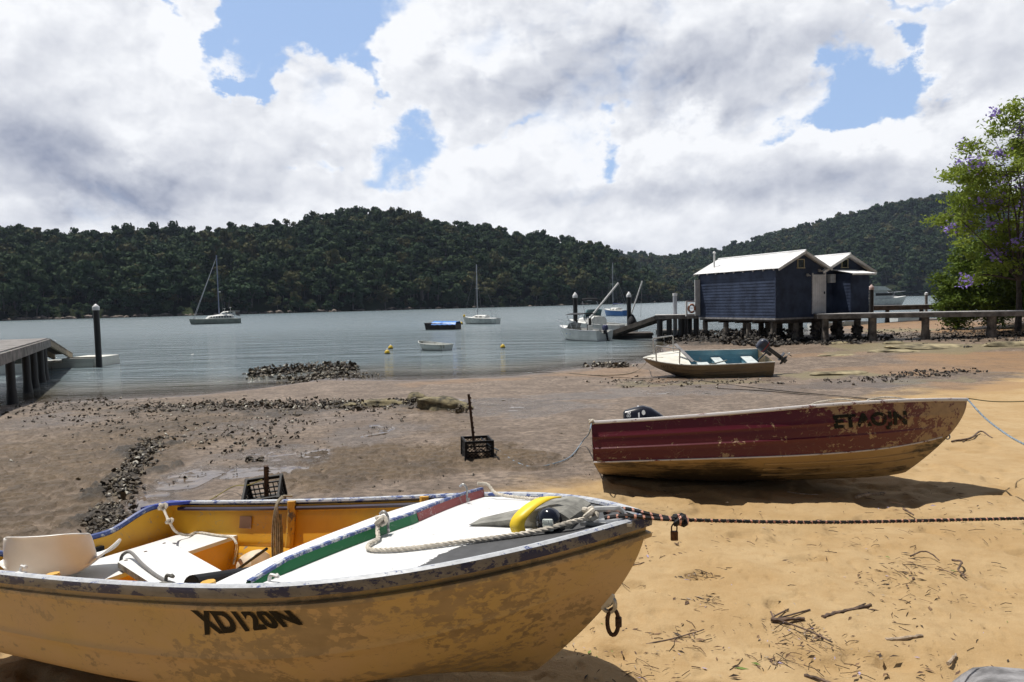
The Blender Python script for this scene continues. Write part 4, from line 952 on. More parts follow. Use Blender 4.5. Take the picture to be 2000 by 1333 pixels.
for i, q in enumerate(mb.V): mb.V[i] = (q[0]*.7, -.1345-q[2], q[1]*1.0+.055)
mb.build('oval_badge', MATS['white_marking'], cw_)
# ================================================================== grey-gold dinghy further down the flat
M_tan = worn('tarnished_alloy', (.25, .185, .105), (.17, .14, .10), 3, .55, .1, .45, .55, metal2=.3, stretch=(.4, 1, 4), grime=((.06, .05, .04), 2.5, .6, .5))
M_dark = pmat('dark_fouled_bottom', (.03, .032, .035), .6, var=.3, vscale=4)
M_lblue = worn('pale_blue_paint', (.22, .42, .50), (.42, .45, .45), 5, .62, .05, .5, .6, top2=(.17, .35, .43))
Q3 = (3.961, .808, .57, 2.407, .894, .639, .107, 1.178); T3 = Tinny(Q3, (8.215, 22.079, .096, 3.128, -.024, -.211), cb=.88, vc=.40, zcf=.16, strakes=((.6, .010, .02), (.8, .010, .02)))
d3 = thing('dinghy', 'grey and tan aluminium runabout with pale blue inside and bow rails, aground by the sheds', 'boat'); d3.matrix_world = Matrix.Translation(T3.o) @ T3.R.to_4x4()
T3.skin([M_tan, M_dark], 'chine', d3); T3.lining(M_lblue, d3, s1=.7); T3.transom(M_tan, d3, cut=.03, cw=.2); T3.gun([pmat('pale_alloy_rail', (.50, .49, .45), .4, metal=.3, var=.15)], d3, w=.045, h=.035)
T3.deck([pmat('cream_deck', (.66, .64, .56), .6, var=.08, vscale=4)], d3, 2.62, .05)
def hoop(A, B, hA, hB, out):
    mb = MB(); a, b_ = Vector(A), Vector(B); o_ = Vector((0, out, 0)); ta = a+o_+Vector((.03, 0, hA)); tb = b_+o_+Vector((0, 0, hB)); d_ = (tb-ta).normalized()
    pts = [a, a*.2+ta*.8]+spline([a*.1+ta*.9, ta+d_*.03, ta+d_*.12], 5)+spline([tb-d_*.12, tb-d_*.03, b_*.1+tb*.9], 5)+[b_*.2+tb*.8, b_]
    mb.tube(pts, .021, 8); return mb.build('bow_rail', pmat('grey_tube', (.48, .47, .46), .35, metal=.5, var=.1), d3, smooth=True)
hoop((3.56, -.34, .70), (2.86, -.66, .69), .58, .56, -.03); hoop((3.62, .36, .70), (2.96, .66, .69), .54, .50, .03)
mb = MB(); mb.beam((2.93, -.10, 1.13), (2.50, .50, .70), .14, .022, bev=.004); tag(mb.build('plank', pmat('grey_board', (.30, .29, .29), .6, var=.15), None), 'grey plank leaning on the foredeck of the dinghy with bow rails', 'plank'); bpy.data.objects['plank'].matrix_world = d3.matrix_world.copy()
for (x_, w_, z_) in ((1.45, .30, .42), (.45, .34, .42)):
    mb = MB(); w = T3.ysurf(x_, z_)-.02; mb.box((x_, 0, z_), (w_, 2*w, .03), bev=.006); bs = mb.build('bench_seat', pmat('pale_bench', (.55, .60, .60), .5, var=.1), d3); mb = MB(); mb.box((x_, 0, z_-.17), (w_-.05, 1.85*w, .29)); mb.build('seat_box', M_lblue, bs)
mb = MB(); mb.box((2.15, .45, .50), (.35, .35, .20), bev=.02); mb.build('console', MATS['pale_bench'], d3)
mb = MB(); mb.box((2.60, 0, .45), (.02, 1.15, .42)); mb.build('bulkhead', M_lblue, d3)
outboard(d3, (-.06, -.02, .78), rad(52), (pmat('motor_navy', (.040, .045, .070), .3, var=.15), M_mgrey, M_alu), band=pmat('red_band', (.35, .02, .02), .4, var=0))
T3.letters('LIA1 CN', [(1291, 713), (1319, 716), (1292, 717.5), (1319, 721)], chipped('faded_dark_lettering', (.05, .035, .02), .53, 14), d3, 1, bold=.03, off=.008)
mb = MB(); mb.tube(spline([(2.4, -.2, .52), (1.9, .2, .50), (1.3, .1, .56)], 4), .02, 6); tag(mb.build('oar', M_gwood, None, smooth=True), 'weathered oar lying inside the blue interior of the aground dinghy', 'oar').matrix_world = d3.matrix_world.copy()
rope('bow_line', [T3.world(q) for q in ((3.35, .1, .76), (3.6, .06, .75), (3.9, .03, .74))]+[G(1262, 722)+Vector((0, 0, .25)), G(1245, 727)+Vector((0, 0, .05)), G(1215, 733)+Vector((0, 0, .02)), G(1150, 734)+Vector((0, 0, .015)), G(1080, 729)+Vector((0, 0, .012))], .013, M_brope, None, 1, 'dark rope from the bow of the aground dinghy trailing left over the mud')
# ================================================================== ropes across the flat
def grope(name, px, r, mat, label, lift=None, strands=1, pre=(), post=()):
    pts = list(pre)+[G(u, v)+Vector((0, 0, r+.004+(lift[i] if lift else 0))) for i, (u, v) in enumerate(px)]+list(post)
    return rope(name, pts, r, mat, None, strands, label)
M_drope = pmat('muddy_dark_rope', (.05, .042, .035), .9, var=.2)
grope('ground_rope', [(1345, 741), (1420, 752), (1500, 762), (1600, 772), (1680, 779), (1760, 786)], .012, M_drope, 'dark muddy rope on the flat, upper of two running towards the red dinghy')
grope('ground_rope', [(1400, 760), (1480, 764), (1560, 771), (1640, 778), (1710, 783)], .010, M_drope, 'dark muddy rope on the flat, lower of two running towards the red dinghy')
grope('ground_rope', [(1040, 728), (1120, 731), (1200, 738), (1290, 742), (1350, 742)], .010, M_drope, 'thin dark line lying on the mud left of the aground dinghy')
M_bluerope = pmat('blue_grey_rope', (.22, .28, .34), .9, var=.3, vscale=60)
bw = T2.world((3.66, 0, .77)); bend = PY(2000, 868, 5.7); bend2 = PY(2120, 925, 5.3)
rope('bow_rope', [bw, bw*.66+bend*.34+Vector((0, 0, -.045)), bw*.33+bend*.67+Vector((0, 0, -.04)), bend, bend2], .009, M_bluerope, None, 3, 'blue grey twisted rope running right from the bow of the red dinghy')
rope('shore_line', [bw+Vector((0, 0, .0)), PY(1950, 785, 7.2), PY(2050, 783, 7.6), PY(2200, 780, 8)], .005, pmat('green_line', (.07, .08, .03), .9, var=0), None, 1, 'thin green line running level from the bow of the red dinghy')
gl = [T2.world((x_, -.55+.0*x_, z_)) for x_, z_ in ()]
pts = []
for x_, h_ in ((2.05, .03), (2.15, .055), (2.35, .065), (2.55, .03), (2.62, .05), (2.8, .06), (3.0, .03), (3.15, .03)):
    b_, z_ = T2.bz(x_/T2.L); pts.append(T2.world((x_, -b_+.03, z_+h_-.01)))
rope('gunwale_rope', pts, .008, M_rope, None, 3, 'pale rope lying loosely along the gunwale of the red dinghy')
st_ = T2.world((.0, -.66, .55)); mb = MB(); knot(mb, st_, .012, 8); ko = mb.build('knot', M_rope, None, smooth=True, fix=False); tag(ko, 'pale knotted rope end on the stern corner of the red dinghy', 'knot')
# ================================================================== milk crates with posts
def crate(label, base, rot, sz, diag, fill, polepts, pr, polemat):
    c = thing('milk_crate', label, 'crate', base, rot, 'crates used as mooring weights'); w, h = sz; t = .016
    mb = MB()
    for z_, hh in ((t, .03), (h-.02, .035)):
        for s_ in (1, -1): mb.box((s_*w/2, 0, z_), (.022, w+.022, hh), bev=.003); mb.box((0, s_*w/2, z_), (w-.022, .0215, hh*.98), bev=.003)
    for sx in (1, -1):
        for sy in (1, -1): mb.box((sx*w/2, sy*w/2, h/2), (.036, .036, h*.98), bev=.004)
    mb.build('frame', M_black, c)
    mb = MB(); n_ = 7
    for f in range(4):
        Rz = Matrix.Rotation(f*math.pi/2, 3, 'Z')
        if diag:
            for k in range(-6, 8):
                for sg in (1, -1):
                    a0 = k/7*w; pts = []
                    for q in np.linspace(0, 1, 30):
                        x_ = a0+sg*(q-.5)*h*1.0; z_ = h*.10+q*h*.82
                        if abs(x_) < w/2-.01: pts.append(Vector((x_, w/2, z_)))
                    if len(pts) > 2: mb.beam(Rz @ pts[0], Rz @ pts[-1], .007, .007, up=Rz @ Vector((0, 1, 0)))
            mb.beam(Rz @ Vector((-w/2, w/2, h*.45)), Rz @ Vector((w/2, w/2, h*.45)), .012, .02)
        else:
            for k in range(1, n_): x_ = -w/2+w*k/n_; mb.beam(Rz @ Vector((x_, w/2, .02)), Rz @ Vector((x_, w/2, h*.70)), .006, .009, up=(1, 0, .1))
            for z_ in (.25, .47, .70): mb.beam(Rz @ Vector((-w/2, w/2, h*z_)), Rz @ Vector((w/2, w/2, h*z_)), .012, .014)
    for k in range(-3, 4): mb.box((k*w/7.2, 0, .012), (.008, w, .010)); mb.box((0, k*w/7.2, .010), (w, .008, .009))
    mb.build('lattice', M_black, c)
    if fill:
        mb = MB(); rr = random.Random(4)
        for (dx_, dy_, r_) in fill: mb.blob((dx_, dy_, r_*.75), (r_, r_, r_*.8), 2, .18, 1.2, int(r_*1000))
        mb.build('stone_weight', pmat('muddy_stone', (.16, .11, .07), .8, var=.35, vscale=8, bump=.6), c, smooth=True)
    mb = MB(); mb.tube(polepts, pr, 7)
    for k in range(9): q = polepts[0].lerp(polepts[-1], .3+k*.08); mb.blob(q+Vector((pr*.9, -pr*.3, 0)), (.012, .01, .014), 1, .4, 2, k)
    mb.build('post', polemat, c); return c
g2 = G(931, 897); p0 = Vector((-.02, .02, .03))
crate('black milk crate with diamond mesh sides and a tall rusty post, standing in brown mud', (g2.x, g2.y+.12, g2.z-.02), (0, .02, .22), (.345, .27), True, ((-.08, -.07, .085), (.08, -.06, .09), (.0, .08, .085)), [p0, p0+Vector((-.085, 0, .82))], .018, M_rust)
g1 = G(520, 990)
crate('black milk crate tipped over towards the yellow dinghy with a short broken post', (g1.x-.01, g1.y+.05, g1.z-.03), (rad(24), rad(-5), rad(10)), (.325, .26), False, ((-.07, 0, .075), (.08, .03, .07)), [Vector((.0, .04, .05)), Vector((.05, .14, .40))], .022, M_rust)
c1w = Vector((g1.x-.02, g1.y-.02, g1.z+.27)); rope('crate_rope', [c1w, c1w+Vector((-.14, 0, -.05)), G(455, 962)+Vector((0, 0, .06)), G(400, 986)+Vector((0, 0, .02)), G(330, 1010)+Vector((0, 0, .02))], .0055, pmat('yellow_green_line', (.24, .20, .05), .9, var=.1), None, 1, 'thin yellow green line running left from the tipped crate')
grope('crate_rope', [(975, 882), (1005, 903), (1040, 914), (1080, 908), (1115, 893), (1140, 872)], .0075, MATS['blue_grey_rope'], 'slack grey rope curving over the mud between the post crate and the red dinghy', pre=[Vector((g2.x+.06, g2.y+.05, g2.z+.27)), Vector((g2.x+.19, g2.y, g2.z+.16))], post=[st_+Vector((-.03, 0, -.12)), st_], lift=[0, 0, 0, 0, 0, .08])
# ================================================================== oysters, rocks, beach litter
def facecol(name, cols, rough=.8):
    m_ = bpy.data.materials.new(name); m_.use_nodes = True; n = NT(m_.node_tree); b = n.n['Principled BSDF']
    a = n.new('ShaderNodeAttribute', attribute_name='tone').outputs['Fac']; cr = n.new('ShaderNodeValToRGB'); n.l.new(a, cr.inputs[0]); cr.color_ramp.interpolation = 'CONSTANT'
    e = cr.color_ramp.elements
    for i, (p, c) in enumerate(cols):
        q = e[i] if i < 2 else e.new(p); q.position = p; q.color = (*c, 1)
    n.l.new(cr.outputs[0], b.inputs['Base Color']); b.inputs['Roughness'].default_value = rough; return m_
M_oyd = facecol('dark_oyster_rubble', [(0, (.016, .013, .011)), (.4, (.032, .026, .020)), (.75, (.055, .044, .034)), (.93, (.11, .09, .07))], .8)
M_oy = facecol('oyster_shell', [(0, (.028, .021, .015)), (.34, (.055, .041, .026)), (.62, (.090, .068, .042)), (.86, (.17, .14, .09)), (.95, (.42, .40, .34))], .7)
def shells(name, label, bands, seed, mt=None):
    rr = random.Random(seed); V = []; F = []; T = []
    for (pl, wu, wv, cnt, s0, s1, heap) in bands:
        for _ in range(cnt):
            k = rr.random()*(len(pl)-1); i = int(k); f = k-i; u = pl[i][0]*(1-f)+pl[i+1][0]*f+rr.gauss(0, wu); v = pl[i][1]*(1-f)+pl[i+1][1]*f+rr.gauss(0, wv)
            p = G(u, v)
            nc = rr.choice((1, 2, 4, 7))
            for _c in range(nc):
                s = s0*.6+(s1*1.25-s0*.6)*rr.random()**1.8; q = p+Vector((rr.gauss(0, s*1.1), rr.gauss(0, s*1.1), 0)); q.z = max(gz(q.x, q.y), -.04)+heap*rr.random()**2*math.exp(-((v-(pl[i][1]*(1-f)+pl[i+1][1]*f))/max(wv, .5))**2)
                b0 = len(V); R_ = Euler((rr.uniform(-1.2, 1.2), rr.uniform(-1.2, 1.2), rr.uniform(0, 6.3))).to_matrix()
                for a in ((-1, -.5, 0), (0, -.8, .15), (1, -.3, 0), (.9, .6, -.1), (-.1, .9, .1), (-.9, .5, 0), (0, 0, .55)): V.append(q+R_ @ Vector((a[0]*s*rr.uniform(.6, 1.2), a[1]*s*rr.uniform(.5, 1), a[2]*s))+Vector((0, 0, s*.4)))
                t = rr.random()
                for j in range(6): F.append((b0+j, b0+(j+1) % 6, b0+6)); T.append(min(.999, max(0, t+rr.gauss(0, .12))))
                F.append(tuple(b0+j for j in range(5, -1, -1))); T.append(t)
    me = bpy.data.meshes.new(name); me.from_pydata(V, [], F); me.update(); a = me.attributes.new('tone', 'FLOAT', 'FACE'); a.data.foreach_set('value', np.array(T, dtype=np.float32))
    return tag(link(name, me, mt or M_oy), label, 'oysters', kind='stuff')
shells('oyster_bed', 'dark jagged oyster clumps scattered over the tidal mud and low reefs', [
    ([(492, 735), (560, 727), (640, 723), (692, 721)], 5, 2.2, 620, .04, .10, .34), ([(560, 742), (640, 735), (700, 732)], 18, 4, 260, .03, .08, .12),
    ([(20, 800), (150, 792), (300, 798), (450, 797), (600, 796)], 30, 9, 420, .015, .045, .05), ([(300, 800), (450, 795), (600, 793), (700, 791)], 25, 6, 520, .02, .05, .06),
    ([(640, 795), (700, 793), (780, 790), (850, 793), (905, 801)], 6, 3.5, 620, .02, .055, .12),
    ([(300, 872), (276, 895), (250, 940), (228, 968)], 10, 9, 1100, .010, .040, .09), ([(222, 995), (195, 1030)], 14, 9, 420, .010, .032, .05),
    ([(160, 830), (350, 830), (520, 840)], 70, 22, 420, .008, .035, .02), ([(100, 815), (400, 815), (700, 808)], 110, 14, 500, .006, .025, .01), ([(300, 900), (700, 900), (900, 850)], 160, 40, 350, .004, .014, .0), ([(300, 860), (500, 862)], 60, 10, 60, .015, .035, .02), ([(480, 905), (530, 900)], 20, 4, 10, .02, .04, .02), ([(60, 870), (200, 900)], 90, 30, 40, .012, .03, .01),
    ([(1165, 716), (1225, 716)], 12, 2, 110, .04, .09, .12), ([(1180, 745), (1260, 748), (1350, 750), (1500, 745)], 30, 4, 200, .02, .04, .02)], 11)
shells('oyster_rubble', 'heaps of dark oyster rubble under the blue sheds and the boardwalk', [
    ([(1318, 667), (1345, 664), (1400, 666), (1470, 671), (1520, 672)], 16, 2.5, 900, .05, .14, .30), ([(1380, 655), (1440, 655), (1500, 657)], 25, 3, 260, .08, .18, .40),
    ([(1520, 668), (1640, 668), (1700, 664)], 25, 2.5, 420, .05, .11, .15), ([(1700, 655), (1800, 656), (1900, 655), (2020, 655)], 30, 6, 420, .02, .06, .03), ([(1850, 660), (1980, 650)], 40, 8, 150, .03, .07, .05), ([(1870, 725), (1780, 733), (1640, 748)], 40, 3, 160, .02, .05, .02)], 12, M_oyd)
M_rock = pmat('mossy_rock', (.10, .082, .045), .85, var=.4, vscale=6, bump=.9, bscale=18, vary2=(.17, .14, .075))
for i, (u, v, sx, sy, sz, lb) in enumerate([(684, 797, .20, .16, .10, 'leftmost small mossy rock in the oyster reef'), (745, 793, .55, .25, .13, 'long low mossy rock in the middle of the oyster reef'), (815, 788, .26, .22, .20, 'upright rounded mossy rock near the right end of the oyster reef'), (868, 800, .60, .26, .20, 'largest mossy rock at the right end of the oyster reef')]):
    mb = MB(); mb.blob((0, 0, 0), (sx, sy, sz), 3, .22, 1.3, i); o = mb.build('rock', M_rock, None, smooth=True); p = G(u, v); o.location = (p.x, p.y, p.z+sz*.25); o.rotation_euler = (0, .12 if i == 3 else 0, -.25 if i == 3 else 0); tag(o, lb, 'rock', 'rocks in the oyster reef')
M_slab = pmat('algae_slab', (.18, .15, .085), .9, var=.35, vscale=1.5, bump=.7, bscale=9, vary2=(.28, .235, .14))
for i, (u, v, sx, sy, sz, lb) in enumerate([(1810, 679, 1.7, .8, .13, 'wide flat greenish rock slab below the boardwalk'), (1745, 687, 1.0, .5, .08, 'pale flat slab left of the wide greenish slab'), (1640, 672, .45, .25, .10, 'small tilted slab under the edge of the sheds'), (1745, 671, .5, .22, .10, 'narrow slab between two boardwalk posts'), (1985, 675, 1.2, .5, .18, 'brown rock ledge at the right edge of the photo'), (1636, 695, .7, .3, .05, 'tiny pale slab on the mud right of the tilted motor'), (1640, 731, 1.0, .25, .09, 'long thin ledge behind the red dinghy')]):
    mb = MB(); mb.blob((0, 0, 0), (sx, sy, sz), 3, .16, 1.1, 20+i); o = mb.build('rock_slab', M_slab, None, smooth=True); p = G(u, v); o.location = (p.x, p.y, p.z+sz*.1); tag(o, lb, 'rock', 'flat rock slabs along the shore')
# grey boulder at the lower right corner
mb = MB(); c = PZ(2080, 1430, .98); mb.blob((0, 0, 0), (.38, .38, .24), 4, .15, .9, 5); o = mb.build('boulder', pmat('grey_boulder', (.22, .215, .22), .9, var=.30, vscale=9, bump=1.0, bscale=30), None, smooth=True); o.location = (c.x, c.y, .90); tag(o, 'rough grey boulder in the bottom right corner', 'boulder')
# sticks one can tell apart
M_stick = pmat('driftwood', (.13, .085, .06), .85, var=.35, vscale=18, bump=.6, bscale=60); M_stickp = pmat('pale_driftwood', (.36, .28, .20), .85, var=.3, vscale=18, bump=.5)
def stick(name, px, r, mat, label, lift=0, twigs=()):
    pts = [G(u, v)+Vector((0, 0, r*.7+(lift if 0 < i < len(px)-1 else 0))) for i, (u, v) in enumerate(px)]; P = spline(pts, 5); rr = random.Random(len(label))
    mb = MB(); mb.tube([p+Vector((rr.gauss(0, r*.15), rr.gauss(0, r*.15), rr.gauss(0, r*.12))) for p in P], [r*rr.uniform(.8, 1.1)*(1-.35*i/len(P)) for i in range(len(P))], 7)
    for tw in twigs: mb.tube(spline([G(u, v)+Vector((0, 0, r*.8+.004)) for u, v in tw], 4), r*.35, 5)
    return tag(mb.build(name, mat, None, smooth=True, fix=False), label, 'driftwood')
stick('driftwood_stick', [(1672, 974), (1695, 969), (1728, 966)], .020, M_stickp, 'short thick driftwood log in front of the red dinghy')
stick('driftwood_stick', [(1606, 1208), (1635, 1200), (1665, 1194), (1700, 1185)], .013, M_stick, 'dark knobbly stick in the middle of the lower right sand', twigs=[[(1665, 1194), (1690, 1184)]])
stick('driftwood_stick', [(1506, 1214), (1530, 1214), (1570, 1212)], .014, M_stick, 'dark stump end with twigs splayed from it', twigs=[[(1510, 1210), (1540, 1195)], [(1520, 1213), (1582, 1196)], [(1512, 1214), (1505, 1200)], [(1520, 1216), (1580, 1238), (1625, 1260)]])
stick('driftwood_stick', [(1730, 1253), (1765, 1250), (1801, 1245)], .012, M_stickp, 'pale straight stick near the grey boulder')
stick('driftwood_stick', [(1778, 1088), (1800, 1084), (1818, 1088), (1834, 1096)], .006, M_stick, 'thin dark arched twig in the right part of the sand', .02)
stick('driftwood_stick', [(1860, 1096), (1878, 1105), (1872, 1120), (1886, 1130)], .008, M_stick, 'curled strip of bark right of the arched twig', .02, twigs=[[(1826, 1114), (1848, 1118), (1868, 1128)]])
stick('driftwood_stick', [(1858, 864), (1895, 862), (1915, 848), (1938, 858)], .016, M_stick, 'forked branch on the sand right of the red bow', .03, twigs=[[(1880, 866), (1915, 850)]])
stick('driftwood_stick', [(1765, 996), (1775, 1002), (1785, 1008)], .010, M_stick, 'small slanting stick just above the taut rope')
stick('driftwood_stick', [(1571, 1322), (1600, 1330), (1630, 1340)], .010, M_stick, 'dark stick cut by the bottom edge of the photo')
stick('driftwood_stick', [(1538, 962), (1570, 966), (1598, 967)], .006, M_stickp, 'thin silvery stick in the shadow of the red dinghy')
stick('driftwood_stick', [(1200, 1244), (1212, 1237), (1224, 1230)], .007, M_stick, 'small stick at the edge of the shadow under the yellow bow')
stick('driftwood_stick', [(1262, 1260), (1310, 1250), (1375, 1231)], .005, M_stick, 'long thin twig right of the yellow dinghy shadow')
stick('driftwood_stick', [(1852, 1300), (1860, 1290), (1868, 1280)], .009, M_stickp, 'short pale stick pointing at the grey boulder')
stick('driftwood_stick', [(1216, 1108), (1238, 1105), (1258, 1100)], .006, M_stick, 'brown splinter of wood beside the hanging chain link')
M_lit = facecol('leaf_litter', [(0, (.035, .022, .014)), (.35, (.09, .05, .028)), (.62, (.17, .10, .05)), (.80, (.30, .24, .18)), (.92, (.34, .28, .40)), (.97, (.12, .17, .03))], .85)
def litter():
    rr = random.Random(21); V = []; F = []; T = []
    cl = [(1385, 1140, 30, 16, 260), (1370, 1165, 22, 10, 120), (1400, 1118, 50, 8, 110), (1330, 1168, 30, 14, 50), (1560, 1230, 30, 14, 120), (1600, 1255, 30, 8, 70), (1310, 1240, 50, 10, 110), (1530, 1292, 50, 10, 150), (1760, 1110, 40, 12, 110), (1760, 1130, 50, 20, 120), (1780, 1170, 60, 14, 60), (1860, 1120, 40, 12, 50), (1640, 1110, 120, 40, 90), (1470, 1230, 120, 60, 120), (1700, 1230, 150, 60, 220), (1850, 1180, 120, 60, 180), (1300, 1100, 60, 40, 120), (1250, 1060, 50, 25, 80), (1280, 1290, 80, 30, 150), (1500, 1060, 160, 30, 150), (1700, 1040, 180, 25, 150), (1620, 1290, 200, 30, 200), (1800, 980, 140, 16, 130), (1880, 880, 90, 30, 60), (1550, 1000, 200, 18, 100), (1450, 1180, 200, 60, 120), (1900, 1020, 90, 20, 90), (1300, 960, 60, 12, 60), (1160, 1290, 60, 30, 90)]
    for (u, v, su, sv, c_) in cl:
        for _ in range(int(c_*.40)):
            p = G(rr.gauss(u, su), rr.gauss(v, sv)); a = rr.uniform(0, 6.3); k = rr.random(); b0 = len(V); t = rr.random()
            dx_, dy_ = Vector((math.cos(a), math.sin(a), 0)), Vector((-math.sin(a), math.cos(a), 0)); z_ = Vector((0, 0, .004))
            if k < .68:       # fragment / leaf
                l = rr.uniform(.004, .018) if k < .55 else rr.uniform(.018, .036); w_ = l*rr.uniform(.15, .35); cz = rr.uniform(0, .35)*l
                V += [p-dx_*l+z_, p+dy_*w_+z_+Vector((0, 0, cz)), p+dx_*l+z_*1.5, p-dy_*w_+z_+Vector((0, 0, cz*.4))]; F.append((b0, b0+1, b0+2, b0+3)); T.append(t)
            else:             # twig
                l = rr.uniform(.008, .040)*(1 if k < .93 else 1.8); r_ = rr.uniform(.0008, .0020); bnd = dy_*rr.uniform(-.2, .2)*l; up_ = Vector((0, 0, rr.uniform(0, .18)*l))
                for q, m in ((p-dx_*l, 0), (p+bnd+up_, 1), (p+dx_*l, 0)):
                    V += [q+dy_*r_+z_*.6, q-dy_*r_+z_*.6, q+z_*.6+Vector((0, 0, r_*2))]
                for j in (0, 3):
                    for e in ((0, 1), (1, 2), (2, 0)): F.append((b0+j+e[0], b0+j+e[1], b0+j+3+e[1], b0+j+3+e[0])); T.append(t*.6)
    me = bpy.data.meshes.new('leaf_litter'); me.from_pydata(V, [], F); me.update(); a = me.attributes.new('tone', 'FLOAT', 'FACE'); a.data.foreach_set('value', np.array(T, dtype=np.float32))
    tag(link('leaf_litter', me, M_lit), 'twigs, bark chips and fallen petals strewn over the golden sand', 'litter', kind='stuff')
litter()
# ================================================================== boat sheds on piles
E1 = Vector((.92, .393, 0)).normalized(); E2 = Vector((-E1.y, E1.x, 0)); SO = Vector((13.5, 34.9, 0))
SM = Matrix((( E1.x, E2.x, 0, SO.x), (E1.y, E2.y, 0, SO.y), (0, 0, 1, 0), (0, 0, 0, 1)))
M_navy = pmat('navy_weatherboard', (.030, .042, .078), .6, var=.14, vscale=1.6, bump=.2, bscale=25, vary2=(.041, .057, .102), spec=.25)
M_wtrim = pmat('white_trim', (.66, .66, .65), .5, var=.08, vscale=3)
M_roof = pmat('white_roof_sheet', (.78, .78, .78), .38, var=.05, vscale=1.2)
M_gtim = pmat('grey_hardwood', (.20, .185, .17), .85, var=.28, vscale=3, bump=.5, bscale=30)
M_dtim = pmat('dark_hardwood', (.075, .062, .052), .85, var=.3, vscale=3, bump=.5, bscale=30)
M_post = pmat('round_timber_post', (.17, .145, .12), .9, var=.4, vscale=2.5, bump=.7, bscale=20)
M_pblack = pmat('black_pile_sleeve', (.012, .012, .013), .5, var=.1)
M_wplas = pmat('white_cap', (.74, .74, .74), .45, var=.05)
M_glassd = pmat('dark_window', (.012, .016, .02), .08, var=0)
def shed_wall(mb, a, b, z0, z1, nrm, bh=.165, top=None):
    """overlapping boards from a to b; top(f) gives the wall height for a gable"""
    a, b = Vector(a), Vector(b); nrm = Vector(nrm); n_ = int((max(z1, (top(.5) if top else z1))-z0)/bh)+1; L = (b-a).length
    for k in range(n_):
        za, zb_ = z0+k*bh, z0+(k+1)*bh
        f0, f1 = 0.0, 1.0
        if top:
            tt = top
            fs = [q/60 for q in range(61) if tt(q/60) > za]
            if not fs: break
            f0, f1 = fs[0], fs[-1]
            g = [q/60 for q in range(61) if tt(q/60) > zb_]; g0, g1 = (g[0], g[-1]) if g else ((f0+f1)/2-.01, (f0+f1)/2+.01)
        else:
            if za >= z1: break
            zb_ = min(zb_, z1); g0, g1 = f0, f1
        def P(f, z, o): q = a.lerp(b, f)+nrm*o; return (q.x, q.y, z)
        mb.add([P(f0, za, .018), P(f1, za, .018), P(g1, zb_+.0, .001), P(g0, zb_+.0, .001), P(f0, za, 0), P(f1, za, 0)], [(0, 1, 2, 3), (4, 5, 1, 0)])
